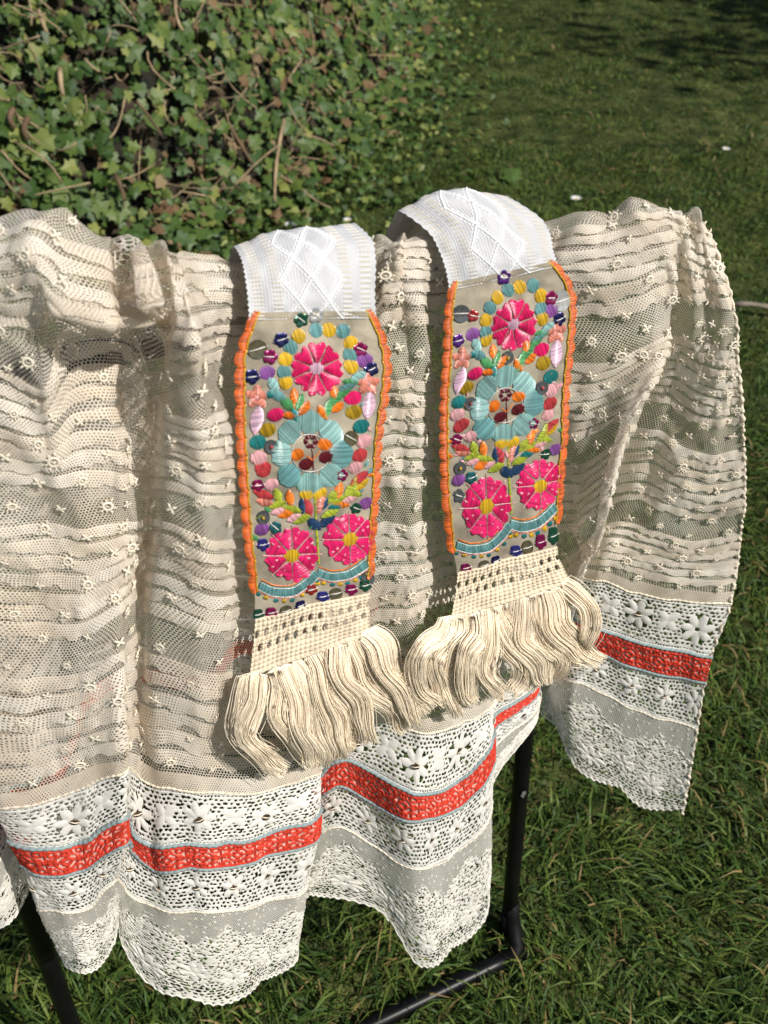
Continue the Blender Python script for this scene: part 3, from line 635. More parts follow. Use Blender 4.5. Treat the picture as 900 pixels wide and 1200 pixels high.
def petals(x, y, cx, cy, n, r0, a, b, rot):
    dx = x - cx; dy = y - cy; ang = np.arctan2(dy, dx) - rot; r = np.hypot(dx, dy); k = 2 * math.pi / n
    q = ang - np.round(ang / k) * k; px = r * np.cos(q) - r0; py = r * np.sin(q)
    return (np.sqrt((px / a) ** 2 + (py / b) ** 2) - 1) * b
def lace_wide(x, y, W):
    """55 mm bobbin lace: trellis ground, six-petalled flowers; x,y in mm -> (hole distance, relief mm)"""
    P = 62.0; k = np.round(x / P); cx = k * P; cy = W / 2 + 3 * np.where(k % 2 == 0, 1, -1)
    g = holes(x, y, 5.0, 4.2, 1.8, 1.3, .32, 3)
    r = np.hypot(x - cx, y - cy); pt = petals(x, y, cx, cy, 7, 9.4, 5.6, 2.5, .3 + k)
    inner = np.maximum(1.1 - pt, 0)        # open between petals
    fl = np.where(pt < .9, 3.0, np.where((r < 14.8) & (np.abs(((np.arctan2(y-cy, x-cx) * 7 / 6.283 + .5) % 1) - .5) < .33), -.6, g))
    fl = np.where(r < 2.6, -.8 + 0 * r, fl); d = np.where(r < 15.6, fl, g)
    c2 = (np.floor(x / P) + .5) * P; lp = petals(x, y, c2, W / 2 - 2, 4, 7.0, 5.4, 3.0, .785); d = np.where(lp < .6, 3.0, d)
    e = np.minimum(y, W - y); d = np.where(e < 4.2, np.where((e > 1.6) & (e < 3.4), np.abs(((x / 3.2) % 1) - .5) * 3.2 - .95, 2.0), d)
    rel = .55 * np.clip(d, 0, 1.0) + np.where((pt < 0) & (r < 15.6), .55 * np.sqrt(np.clip(-pt / 3.0, 0, 1)), 0) + np.where(lp < 0, .45 * np.sqrt(np.clip(-lp / 3, 0, 1)), 0)
    return d, rel
def lace_narrow(x, y, W):
    P = 38.0; k = np.round(x / P); cx = k * P; cy = W / 2 - 2 + 0 * x
    g = holes(x, y, 4.8, 4.0, 1.75, 1.25, .35, 13); r = np.hypot((x - cx), y - cy)
    pt = petals(x, y, cx, cy, 6, 7.2, 4.6, 2.3, .2 + k * .7)
    d = np.where(r < 12.5, np.where(pt < .5, 3.0, np.where(g < 1, g - .3, g)), g); d = np.where(r < 1.8, -.6, d)
    e = np.minimum(y, W - y); d = np.where(e < 2.0, 2.0, d)
    return d, .5 * np.clip(d, 0, 1.0) + np.where((pt < 0) & (r < 12.5), .7 * np.sqrt(np.clip(-pt / 2.3, 0, 1)), 0)
def lace_hem(x, y, W):
    """fine net head, garland of small rings, open trellis, scalloped edge"""
    P = 74.0; ph = (x / P) % 1; gar = 37 + 9 * np.cos(ph * 2 * math.pi) + 4 * np.cos(ph * 6 * math.pi)
    edge = W - 3 - 11 * (1 - np.abs(np.sin((x / P) * math.pi))) ** 1.3 * 1.0 - 2.8 * np.abs(np.cos(x / 7.5 * math.pi)) ** 1.5
    g1 = holes(x, y, 4.0, 3.2, 1.35, .95, .7, 23, .25); g2 = holes(x, y, 5.0, 4.0, 2.0, 1.45, .35, 33)
    d = np.where(y < gar - 4, 5.0, np.where(y < W - 42 + 8 * np.sin(ph * 6.283 + 1), g1, g2))
    big = holes(x, y - gar, 13, 12.5, 1.9, 1.9, .2, 43); nearg = np.abs(y - gar) < 6; d = np.where(nearg, np.where(np.abs(big) < .0, 3, np.minimum(np.where(big < 1.6, np.where(big < 0, big, 3.0), d), 5)), d)
    q = petals(x, y, (np.floor(x / P) + .5) * P, W - 40, 8, 9, 6, 2.4, .1); d = np.where(q < .3, 3.0, d)
    q2 = petals(x, y, np.round(x / P) * P, W - 55, 6, 7, 5, 2.2, .5); d = np.where(q2 < .3, 3.0, d)
    ring = holes(x, y - edge, 7.5, 100, 1.5, 1.5, 0, 53); ee = edge - y
    d = np.where((ee < 6) & (ee > 1.6), np.where((np.abs(ee - 3.6) < 1.6) & (np.abs((x / 7.5) % 1 - .5) < .2), -.6, 2.0), d)
    d = np.where(ee < 0, -9, np.where(ee < 1.6, 2.0, d))
    rel = .5 * np.clip(d, 0, 1.0) + np.where(nearg & (big > 0) & (big < 1.6), .6, 0) + np.where(np.minimum(q, q2) < 0, .6, 0) + np.where((ee < 2) & (ee > 0), .6, 0)
    spots_ = holes(x, y, 8.5, 7.5, 1.5, 1.2, .7, 63, .35); fuzz = (vnoise(x / 3, y / 3, 88) - .5) * 7
    return d, rel + np.where(spots_ < 0, .4, 0), (y < gar - 6 + fuzz) & (spots_ > 0)
def raster(sheet, name, v0, v1, W, fn, mats, parent, res, h0=.0006, base=.0004):
    nu = int(sheet.ul * 1000 / res); nv = int(W / res); us = np.linspace(0, sheet.ul, nu + 1); t = np.linspace(0, 1, nv + 1)
    U, T = np.meshgrid(us, t, indexing='ij'); X = U * 1000; Y = T * W
    X = X + (vnoise(X / 11, Y / 9, 81) - .5) * 1.0; Y2 = Y + (vnoise(X / 13 + 7, Y / 9, 82) - .5) * .8 * np.clip(np.minimum(Y, W - Y) / 4, 0, 1)
    out = fn(X, Y2, W); d, rel = out[0], out[1]
    V = v0 + (v1 - v0) * T; Pp = sheet.pos(U, V, h0 + rel * .001)
    uv = sheet.uv(U, V)
    mid = lambda A: (A[:-1, :-1] + A[1:, :-1] + A[1:, 1:] + A[:-1, 1:]) / 4
    keep = (mid(d) > 0).ravel(); f = grid_faces(nu + 1, nv + 1)[keep]
    mi = None
    if len(out) > 2: mi = out[2][:-1, :-1].ravel()[keep].astype(int)
    used = np.zeros((nu + 1) * (nv + 1), bool); used[f.ravel()] = True; re = np.cumsum(used) - 1
    return mk(name, Pp.reshape(-1, 3)[used], re[f], mats, parent, midx=mi, uv=uv.reshape(-1, 2)[used])
def red_fn(x, y, W):
    """crocheted cords: blocks of rings, bars and crosses -> height (mm) and where cord lies"""
    B = W; k = np.floor(x / B); lx = x - (k + .5) * B; ly = y - W / 2
    f1 = np.abs(np.hypot(lx, ly) - 4.2); f2 = np.abs(np.hypot(lx, ly) - 9.5)
    s = W / 3; gx = (x % s) - s / 2; gy = (y % s) - s / 2; ring = np.abs(np.hypot(gx, gy) - 3.3)
    bars = np.minimum(np.abs(lx), np.abs(ly)); edge = np.minimum(np.abs(y - 1.5), np.abs(W - 1.5 - y)); blk = np.abs(np.abs(lx) - B / 2)
    d = np.minimum.reduce([ring, np.where(np.hypot(lx, ly) < 11, f2, 9), f1, edge, blk + .2, np.where((np.hypot(lx, ly) > 4) & (np.hypot(lx, ly) < 15), bars, 9)])
    return d
def red_band(sheet, parent, v0, v1, W, res):
    nu = int(sheet.ul * 1000 / res); nv = int(W / res); us = np.linspace(0, sheet.ul, nu + 1); t = np.linspace(0, 1, nv + 1)
    U, T = np.meshgrid(us, t, indexing='ij'); X = U * 1000; Y = T * W; X = X + (vnoise(X / 6, Y / 6, 83) - .5) * 1.1; Y2 = Y + (vnoise(X / 6 + 7, Y / 6, 84) - .5) * 1.0
    d = red_fn(X, Y2, W); cord = np.clip(1 - d / 1.25, 0, 1); twist = .15 * np.sin(X * 3.1 + Y2 * 2.6)
    P = sheet.pos(U, v0 + (v1 - v0) * T, .0012 + .0019 * np.sqrt(cord) + .0004 * cord * twist)
    mid = (cord[:-1, :-1] + cord[1:, 1:]).ravel() / 2
    return mk('red_band', P.reshape(-1, 3), grid_faces(nu + 1, nv + 1), [M_red, M_redgap], parent, midx=(mid < .10).astype(int), uv=sheet.uv(U, V_ := v0 + (v1 - v0) * T).reshape(-1, 2), col=np.clip(.5 + twist.ravel() * 2 + .3 * (cord.ravel() - .5), 0, 1))
def cordline(sheet, name, v, rad, mat, parent, du=.003, h=.001, wob=.0006, seed=1, u0=0, u1=None, bump=0):
    us = np.linspace(u0, u1 or sheet.ul, int(((u1 or sheet.ul) - u0) / du)); vvv = v + (vnoise(us * 60, us * 0, seed) - .5) * wob
    mb = MB(); tube(mb, sheet.pos(us, vvv, h), rad * (1 + bump * np.sin(np.arange(len(us)) * 1.9)), 6); return mb.build(name, mat, parent)
def coffee_sequin(sheet, u, v, parent, s=1.0, h=.002):
    m4, p, n = frame(sheet, u, v, h, rk.uniform(-.4, .4), s); A = np.array(m4)[:3, :3]; th = np.arange(10) / 10 * 6.283
    V = np.concatenate([[[0, 0, .0004]], np.stack([.0042 * np.cos(th), .0034 * np.sin(th), .0009 + 0 * th], -1)]) @ A.T + p
    sq = mk('sequin', V, np.array([[0, 1 + k, 1 + (k + 1) % 10] for k in range(10)]), M_tarn, parent)
    mb = MB(); tube(mb, np.array([(-.0045, 0, .0006), (0, .0002, .0016), (.0045, 0, .0006)]) @ A.T + p, .0005, 5); mb.build('thread', M_thread, sq)
def trims(sheet, parent, res, fine=True):
    l1 = raster(sheet, 'bobbin_lace_insertion', .60, .655, 56, lace_wide, M_lace, parent, res)
    red_band(sheet, parent, .6575, .6885, 33, res * 1.05)
    l2 = raster(sheet, 'bobbin_lace_insertion', .6905, .74, 48, lace_narrow, M_lace, parent, res)
    hem = raster(sheet, 'hem_lace', .74, .88, 138, lace_hem, [M_hemlace, M_fine], parent, res)
    for k, v in enumerate((.6555, .6900)): cordline(sheet, 'blue_cord', v, .0021, M_blue, parent, seed=k, h=.0015, bump=.25, du=.0016)
    for k, (v, rr) in enumerate(((.5995, .0010), (.7405, .0009))): cordline(sheet, 'heading_cord', v, rr, M_braid, parent, seed=5 + k, bump=.5, wob=.003, du=.0016)
    return l1, l2
l1, l2 = trims(FRONT, apron, .85)
strip(FRONT, 'net_hem', .583, .6005, M_tuck, net, .0009, nv=5)
for k in range(1, int(UL / .062)): coffee_sequin(FRONT, k * .062, .60 + .055 * ((28 + 3 * (1 if k % 2 == 0 else -1)) / 56), l1)
for k in range(1, int(UL / .038)): coffee_sequin(FRONT, k * .038, .6905 + .0495 * (22 / 48), l2, .85)
# crimped braid up the apron's right-hand edge
vs = np.arange(.02, .875, .0022); mb = MB(); k = np.arange(len(vs)); tube(mb, FRONT.pos(np.full(len(vs), UL - .0015) + .0012 * np.sin(k * 1.3), vs, .0005 + .001 * np.sin(k * .9)), .0015 * (1 + .25 * np.sin(k * .85) + .5 * (vnoise(k * .37, k * 0., 5) - .5)), 6); mb.build('edge_braid', M_braid, apron)
# ---- back half of the apron hanging behind the rail (own simple drape)
nbu, nbv = 300, 200; SB0, SB1 = -.50, .09; bu = np.linspace(SB0, SB1, nbu); bt = np.linspace(0, 1, nbv); Sg, Tg = np.meshgrid(bu, bt, indexing='ij')
VT = .30 + .58 * Tg; ZT = np.interp(VT, [.30, .60, .66, .69, .88], [1.072, .70, .655, .63, .505]); lf = np.clip((-.22 - Sg) / .06, 0, 1); fold = (np.sin(Sg * 62 + 1.2 * np.sin(Sg * 17)) * .5 + .5) * (.012 + .03 * Tg)
PB = P03 + Sg[..., None] * E + (-.028 - .03 * Tg - fold + lf * (.085 + .02 * Tg) * np.clip(Tg * 3, 0, 1))[..., None] * M; PB[..., 2] = ZT + .010 * np.sin(Sg * 21) * Tg
NB = surf_normals(PB); NB = NB * (-1 if (NB.reshape(-1, 3) @ M).mean() < 0 else 1)
ulb = float(np.linalg.norm(np.diff(PB[:, 150], axis=0), axis=1).sum()); AB = (np.linspace(0, ulb, nbu)[:, None] + 5 + 0 * Tg)[..., None]
BACK = Sheet(PB, NB, AB, ulb, .30, .88)
bpan = net_panel(BACK, apron, 'back_net_panel', .30, .60, .006, .006)
for k, v in enumerate([.355 + .0175 * k for k in range(6)] + [.492 + .0172 * k for k in range(5)]): strip(BACK, 'tuck', v, v + .0125, M_tuck, bpan, .0008, nv=3, du=.008, seed=k)
trims(BACK, apron, 1.7)
# ------------------------------------------------------------------ embroidered ribbons over the apron
TK = np.array([0, 25, 70, 120, 215, 312, 368, 393, 450.])      # mm down the ribbon
RIB1 = [[(276, 290, 3.6), (345, 271, 4.0), (420, 264, 3.6)], [(285, 312, 5.4), (358, 297, 5.8), (438, 291, 5.4)], [(292, 368, 7.4), (366, 366, 7.8), (440, 366, 7.4)], [(281, 426, 8.4), (367, 421, 8.8), (454, 417, 8.4)], [(283, 530, 9.4), (364, 522, 9.8), (445, 512, 9.4)], [(290, 632, 10.0), (364, 620, 10.4), (440, 606, 10.0)], [(297, 691, 10.3), (365, 682, 10.7), (435, 672, 10.3)], [(297, 722, 10.5), (364, 705, 10.9), (433, 690, 10.5)], [(289, 790, 10.9), (360, 766, 11.3), (433, 739, 10.9)]]
RIB2 = [[(471, 248, 3.6), (535, 224, 4.0), (599, 232, 3.6)], [(508, 280, 5.4), (570, 257, 5.8), (638, 264, 5.4)], [(526, 334, 7.4), (589, 320, 7.8), (652, 306, 7.4)], [(525, 386, 8.4), (598, 371, 8.8), (672, 354, 8.4)], [(520, 482, 9.4), (592, 467, 9.8), (665, 450, 9.4)], [(521, 575, 10.0), (590, 559, 10.4), (661, 541, 10.0)], [(529, 645, 10.3), (592, 627, 10.7), (655, 607, 10.3)], [(534, 669, 10.5), (592, 652, 10.9), (652, 635, 10.5)], [(524, 724, 10.9), (594, 703, 11.3), (668, 679, 10.9)]]
class Ribbon:
    def __init__(s, tab):
        T = np.array(tab, float); C = hang(T[..., 0], T[..., 1], T[..., 2] / 100)
        b1 = C[0] - M * .02 + np.array([0, 0, -.016]); b2 = C[0] - M * .042 + np.array([0, 0, -.065])
        C = np.concatenate([b2[None], b1[None], C]); tk = np.concatenate([[-85, -32], TK]); s.t0, s.t1 = tk[0], tk[-1]
        tt = np.linspace(s.t0, s.t1, 700); S = pchip(tk, C, tt); S = np.swapaxes(pchip([-1, 0, 1], np.swapaxes(S, 0, 1), np.linspace(-1, 1, 80)), 0, 1)  # T,A,3
        for _ in range(4): S2 = S.copy(); S2[1:-1] = (S[:-2] + 2*S[1:-1] + S[2:]) / 4; S = S2
        Ag, Tg = np.meshgrid(np.linspace(-1, 1, 80), tt); Nn = np.cross(np.gradient(S, axis=0), np.gradient(S, axis=1)); Nn /= np.linalg.norm(Nn, axis=2)[..., None]
        if (Nn.reshape(-1, 3) @ M).mean() < 0: Nn = -Nn
        S = S + Nn * ((vnoise(Ag * 2.2 + 20, Tg / 28 + 20, 77) - .5) * .004)[..., None]
        s.S, s.N = S, Nn
    def map(s, a, t, h):
        """a -1..1 across, t mm down, h mm proud"""
        a = np.asarray(a, float); t = np.asarray(t, float); aa = np.clip(a, -1, 1)
        i = np.clip((t - s.t0) / (s.t1 - s.t0) * 699, 0, 698.99); j = np.clip((aa + 1) / 2 * 79, 0, 78.99); ii = i.astype(int); jj = j.astype(int); fi = (i - ii)[..., None]; fj = (j - jj)[..., None]
        f = lambda A: (A[ii, jj]*(1-fj) + A[ii, jj+1]*fj)*(1-fi) + (A[ii+1, jj]*(1-fj) + A[ii+1, jj+1]*fj)*fi
        p = f(s.S) + f(s.N) * (np.asarray(h, float) * .001)[..., None]
        ex = a - aa       # beyond the edge: carry on sideways
        side = (s.S[ii, 79] - s.S[ii, 0]) / 2; return p + side * ex[..., None]
R1, R2 = Ribbon(RIB1), Ribbon(RIB2)
RB = np.array(RIB1, float)[:, :, :2]
_Ta = np.linspace(40, 450, 500); _L = pchip(TK, RB[:, 0], _Ta); _R = pchip(TK, RB[:, 2], _Ta); _Mi = pchip(TK, RB[:, 1], _Ta)
def design(xy):
    """photo position on the left ribbon -> (a, t) on any ribbon"""
    xy = np.asarray(xy, float).reshape(-1, 2); a = np.zeros(len(xy)); k = np.zeros(len(xy), int)
    for _ in range(5):
        yrow = _L[None, :, 1] * (1 - (a[:, None] + 1) / 2) + _R[None, :, 1] * ((a[:, None] + 1) / 2)
        k = np.argmin(np.abs(yrow - xy[:, 1:2]), axis=1); a = (xy[:, 0] - _L[k, 0]) / (_R[k, 0] - _L[k, 0]) * 2 - 1; a = np.clip(a, -1.3, 1.3)
    # sub-sample t
    y = _L[k, 1] * (1 - (a + 1) / 2) + _R[k, 1] * ((a + 1) / 2); k2 = np.clip(k + 1, 0, 499); y2 = _L[k2, 1] * (1 - (a + 1) / 2) + _R[k2, 1] * ((a + 1) / 2)
    t = _Ta[k] + (xy[:, 1] - y) / np.where(np.abs(y2 - y) < 1e-6, 1, y2 - y) * (_Ta[1] - _Ta[0]); return a, t
c2 = lambda x, y: (260 + x / 4.0, 250 + y / 4.0)
c3 = lambda x, y: (260 + x / 2.928, 500 + y / 2.928)
def silk(name, c, rough=.27): return plain(name, c, rough, .10, 120, spec=.7, tint=.36, sheen=.05)
SILK = {'pink': (.66, .012, .13), 'hot': (.74, .02, .16), 'palepink': (.75, .42, .44), 'teal': (.15, .33, .33), 'paleteal': (.30, .50, .475), 'yellow': (.66, .43, .03), 'mustard': (.42, .28, .02), 'purple': (.28, .10, .34),
        'salmon': (.70, .27, .20), 'lilac': (.62, .42, .52), 'green': (.10, .34, .13), 'lime': (.40, .46, .05), 'dteal': (.02, .22, .22), 'orange': (.80, .22, .02), 'edge': (.66, .135, .012), 'maroon': (.14, .010, .022),
        'red': (.52, .06, .07), 'navy': (.02, .06, .14), 'gold': (.62, .36, .02), 'white': (.78, .76, .70), 'ltpink': (.78, .35, .40)}
M_silk = {k: silk('silk_' + k, tuple(x ** 1.08 * .86 for x in v), .5 if k == 'edge' else .27) for k, v in SILK.items()}
def foil(name, c, rough=.22): return plain('foil_' + name, c, rough, .2, 300, metal=.55, spec=.7, coat=.3)
M_foil = {k: foil(k, v) for k, v in {'navy': (.012, .012, .09), 'magenta': (.28, .01, .10), 'green': (.02, .10, .06), 'silver': (.55, .55, .56), 'olive': (.17, .15, .09), 'grey': (.14, .15, .16), 'violet': (.09, .015, .20), 'tealf': (.03, .16, .19), 'red': (.4, .03, .03), 'blue': (.04, .04, .26)}.items()}
M_linen = plain('linen_panel', (.345, .30, .225), .9, .28, 45, spec=.15, bump=.7, bscale=1400)
M_brocade = plain('white_brocade', (.49, .49, .495), .5, .03, 60, spec=.4, bump=.25, bscale=1500, sheen=.1)
M_ladder = plain('ivory_ladder_weave', (.55, .51, .44), .6, .05, 60, spec=.3)
M_whcord = plain('white_silk_cord', (.74, .74, .74), .4, .03, 60, spec=.5)
M_croch = plain('ecru_crochet', (.72, .60, .44), .75, .12, 90, spec=.25, bump=.5, bscale=1500)
M_fringe = plain('ivory_silk_fringe', (.94, .81, .625), .5, .08, 30, spec=.35, tint=.08)
def satin_v(poly, ang, sp=1.1, h=.8, puff=1.55, rr=random):
    """fill a polygon (design px) with parallel raised threads; returns verts (x,y,h), quads, tint"""
    P = np.asarray(poly, float); c, s = math.cos(-ang), math.sin(-ang); ctr = P.mean(0); Q = (P - ctr) @ np.array([[c, s], [-s, c]])
    y0, y1 = Q[:, 1].min(), Q[:, 1].max(); n = max(2, int((y1 - y0) / sp)); V, F, C = [], [], []; k = 0
    nx = np.roll(Q, -1, 0)
    for i in range(n):
        y = y0 + (i + .5) * (y1 - y0) / n; w = (y1 - y0) / n * .60
        a = (Q[:, 1] <= y) != (nx[:, 1] <= y)
        if a.sum() < 2: continue
        xs = np.sort(Q[a, 0] + (y - Q[a, 1]) / (nx[a, 1] - Q[a, 1]) * (nx[a, 0] - Q[a, 0]))
        for x0, x1 in zip(xs[::2], xs[1::2]):
            if x1 - x0 < .5: continue
            x0 -= rr.uniform(0, .4); x1 += rr.uniform(0, .4); dh = rr.uniform(-.08, .08); sl = rr.uniform(-.12, .12); tn = rr.random()
            m = 5; edge = 1 - abs(2 * (i + .5) / n - 1) ** 3
            for j in range(m):
                t = j / (m - 1); x = x0 + (x1 - x0) * t; hh = .25 + (h * puff * (math.sin(math.pi * min(max(t, .06), .94)) ** .55) * (.55 + .45 * edge)) + dh
                V += [(x, y - w + sl, hh - .5), (x, y + sl, hh + .15), (x, y + w + sl, hh - .5)]; C += [tn] * 3
            b = k
            for j in range(m - 1): F += [(b+3*j, b+3*j+1, b+3*j+4, b+3*j+3), (b+3*j+1, b+3*j+2, b+3*j+5, b+3*j+4)]
            k += 3 * m
    if not V: return None
    V = np.array(V); xy = V[:, :2] @ np.array([[c, -s], [s, c]]) + ctr; return np.column_stack([xy, V[:, 2]]), np.array(F), np.array(C)
def oval(cx, cy, rx, ry, rot=0, n=16):
    rx *= 1.14; ry *= 1.14
    th = np.arange(n) / n * 6.28318; x = rx * np.cos(th); y = ry * np.sin(th); c, s = math.cos(rot), math.sin(rot); return np.stack([cx + x*c - y*s, cy + x*s + y*c], -1)
def leafp(cx, cy, l, w, rot):
    l *= 1.15; w *= 1.25
    t = np.linspace(0, 1, 9); x = np.concatenate([l*(2*t-1), l*(1-2*t)[1:-1]]); y = np.concatenate([w*np.sin(math.pi*t)**.8, -w*np.sin(math.pi*t[::-1][1:-1])**.8]); c, s = math.cos(rot), math.sin(rot)
    return np.stack([cx + x*c - y*s, cy + x*s + y*c], -1)
def petalp(cx, cy, r0, r1, ang, half, notch=.2, n=11, rnd=.16):
    """a flower petal, widening outwards with a notched end"""
    t = np.linspace(-1, 1, n); o = [(r1 * (1 - notch * (1 - abs(q)) ** 1.5 - rnd * abs(q) ** 3.2), ang + half * q) for q in t]; i = [(r0, ang + half * .55), (r0, ang - half * .55)]
    return np.array([(cx + r * math.cos(a), cy + r * math.sin(a)) for r, a in [(r * random.uniform(.965, 1.02), a) for r, a in o] + i])
JIT = [0.0]
def put(rib, parent, name, parts, mat, lift=0.0):
    """one embroidered piece: list of satin fills -> one mesh on the ribbon"""
    mb = MB(); JX = np.array([random.gauss(0, JIT[0]), random.gauss(0, JIT[0])]) if name in ('dot_stitch', 'leaf_stitch') else 0
    for q in parts:
        if q is None: continue
        v, f, c = q; a, t = design(v[:, :2] + JX); mb.add(rib.map(a, t, v[:, 2] + lift), f, c=c)
    if mb.n: return mb.build(name, mat, parent)
def line(pts, w=1.0, h=.9, step=1.2):
    """a couched stitch line in design px: short slanting stitches"""
    pts = np.asarray(pts, float); seg = np.linalg.norm(np.diff(pts, axis=0), axis=1); L = np.concatenate([[0], np.cumsum(seg)]); n = max(2, int(L[-1] / step)); V, F, C = [], [], []
    for i in range(n):
        q = [np.array([np.interp(x, L, pts[:, 0]), np.interp(x, L, pts[:, 1])]) for x in (L[-1]*i/n, L[-1]*min(1, (i+1.35)/n))]; d = q[1] - q[0]; d = d / (np.linalg.norm(d) + 1e-9); nn = np.array([-d[1], d[0]]); tn = random.random(); b = len(V)
        for j, t in enumerate((0, .5, 1)):
            p = q[0] * (1 - t) + q[1] * t + nn * w * .35 * (t - .5); hh = h * (.55 + .45 * math.sin(math.pi * t))
            V += [(*(p - nn * w * .6), hh * .35), (*p, hh), (*(p + nn * w * .6), hh * .35)]; C += [tn] * 3
        for j in range(2): F += [(b+3*j, b+3*j+1, b+3*j+4, b+3*j+3), (b+3*j+1, b+3*j+2, b+3*j+5, b+3*j+4)]
    return np.array(V), np.array(F), np.array(C)
def sequin(rib, parent, cx, cy, r, kind, col, th=.6, bead=None):
    if kind == 'disc':
        n = 18; rr = [0, .16, .6, 1.0]; hh = [.9, .9, 1.0, 1.3]
        prof = lambda a: 1.0
    else:
        n = 30; rr = [0, .3, .7, 1.0]; hh = [.7, .8, 1.7, 1.0]
        prof = lambda a: .80 + .20 * abs(math.cos(2.5 * a))
    V = [(cx, cy, hh[0])]; 
    for r_i, h_i in list(zip(rr, hh))[1:]:
        for k in range(n):
            a = k / n * 6.28318; q = prof(a + th) if r_i > .5 else 1; z = h_i + (.5 * (abs(math.cos(2.5 * (a + th))) - .5) if kind != 'disc' and r_i > .5 else 0)
            V.append((cx + r * r_i * q * math.cos(a), cy + r * r_i * q * math.sin(a), z))
    T = [(0, 1 + k, 1 + (k + 1) % n) for k in range(n)]; Q = [(1 + i*n + k, 1 + (i+1)*n + k, 1 + (i+1)*n + (k+1) % n, 1 + i*n + (k+1) % n) for i in range(2) for k in range(n)]
    V = np.array(V); a, t = design(V[:, :2]); o = mk('sequin', rib.map(a, t, V[:, 2]), [np.array(T), np.array(Q)], M_foil[col], parent)
    d = np.array([math.cos(th), math.sin(th)]) * r * 1.12
    if bead: 
        v = oval(cx, cy, 1.5, 1.5); put(rib, o, 'bead', [satin_v(v, .4, .7, 1.2)], M_silk[bead], 1.0)
    else:
        q = np.array([[cx - d[0], cy - d[1]], [cx, cy], [cx + d[0], cy + d[1]]]); a, t = design(q); mb = MB(); tube(mb, rib.map(a, t, np.array([.6, 1.7, .6])), .00045, 5); mb.build('thread', M_silk['white'], o)
def flower(rib, par, cx, cy, r, n, rot, col, r0=.22, lines=False, sq=1.0):
    k = 2 * math.pi / n
    for i in range(n):
        a = rot + i * k; p = petalp(cx, cy, r * r0, r * random.uniform(.94, 1.03), a, k * .47); p[:, 1] = cy + (p[:, 1] - cy) * sq
        put(rib, par, 'petal', [satin_v(p, a + math.pi / 2 + random.uniform(-.25, .25), 1.2, 1.0)], M_silk[col])
        if lines:
            for da in (0.5,):
                b = a + k * da; q = [(cx + r * x * math.cos(b), cy + sq * r * x * math.sin(b)) for x in (.3, .65, .98)]; put(rib, par, 'vein', [line(q, .55, 1.1, 1.6)], M_silk['ltpink'], .25)
            for rr in (.55, .75):
                b = a + random.uniform(-.25, .25) * k; put(rib, par, 'stitch', [satin_v(oval(cx + r*rr*math.cos(b), cy + sq*r*rr*math.sin(b), 1.7, .8, b), b, .7, .5)], M_silk['ltpink'], .95)
def dot(rib, par, p, rx, ry, col, rot=0, ang=1.3): put(rib, par, 'dot_stitch', [satin_v(oval(p[0], p[1], rx, ry, rot), ang, 1.15, .9)], M_silk[col])
def leaf(rib, par, p, l, w, rot, col): put(rib, par, 'leaf_stitch', [satin_v(leafp(p[0], p[1], l, w, rot), rot + 1.15, 1.15, .9)], M_silk[col])
def scallops(rib, par, side):
    n = 16; t0, t1 = 68, 372
    for k in range(n):
        a0 = t0 + (t1 - t0) * k / n; a1 = t0 + (t1 - t0) * (k + 1) / n; mb = MB(); ms = MB(); m = 10
        for j in range(m):
            q = (j + .5) / m; t = a0 + (a1 - a0) * q; bul = math.sin(math.pi * q) ** .45; tn = random.random()
            curl = 0 if k > 0 else -.10 * (1 - q)
            inn = side * (.925 + .015 * random.random() + curl); out = side * (.975 + .085 * bul + .01 * random.random() + curl * .8); dt = (a1 - a0) / m * .56; fan = (q - .5) * 3.0
            A = np.linspace(inn, out, 5); T_ = t + np.linspace(0, 1, 5) * fan * .8; H = np.array([.5, 1.4, 1.7, 1.3, .2]) + random.uniform(-.15, .15)
            V = np.concatenate([rib.map(A, T_ - dt, H - .6), rib.map(A, T_, H + .12), rib.map(A, T_ + dt, H - .6)]); f = [(i, i+1, 5+i+1, 5+i) for i in range(4)] + [(5+i, 5+i+1, 10+i+1, 10+i) for i in range(4)]
            mb.add(V, f, c=tn)
        o = mb.build('scallop', M_silk['edge'], par)
        q = np.linspace(0, 1, 7); tube(ms, rib.map(side * (.922 + .02 * np.sin(math.pi * q) - (.09 * (1 - q) if k == 0 else 0)), a0 + (a1 - a0) * q, .7 + 0 * q), .0008, 5); ms.build('yellow_couching', M_silk['gold'], o)
def crochet(rib, par):
    na, nt = 210, 110; A, T = np.meshgrid(np.linspace(-.97, .97, na), np.linspace(396, 450, nt), indexing='ij'); x = (A + 1) * 54; y = T - 396
    d = np.full(x.shape, 5.0)
    for y0 in (15.5, 29.5):
        xo = x + (y0 > 20) * 4.2; q = (xo / 8.4) % 1 - .5; d = np.minimum(d, (np.sqrt((q * 8.4 / 1.7) ** 2 + ((y - y0) / 3.9) ** 2) - 1) * 1.8)
    st = np.abs(np.sin(x / 4.2 * math.pi)) * np.abs(np.sin(y / 4.6 * math.pi)); rel = .4 + 1.5 * np.sqrt(st) * np.clip(d, 0, 1.2)
    wv = (vnoise(x / 7, y / 7, 9) - .5) * 1.2; P = rib.map(A, T, rel + wv + .4)
    f = grid_faces(na, nt); mid = ((d[:-1, :-1] + d[1:, 1:]) / 2).ravel(); f = f[mid > 0]
    return mk('crochet_band', P.reshape(-1, 3), f, M_croch, par)
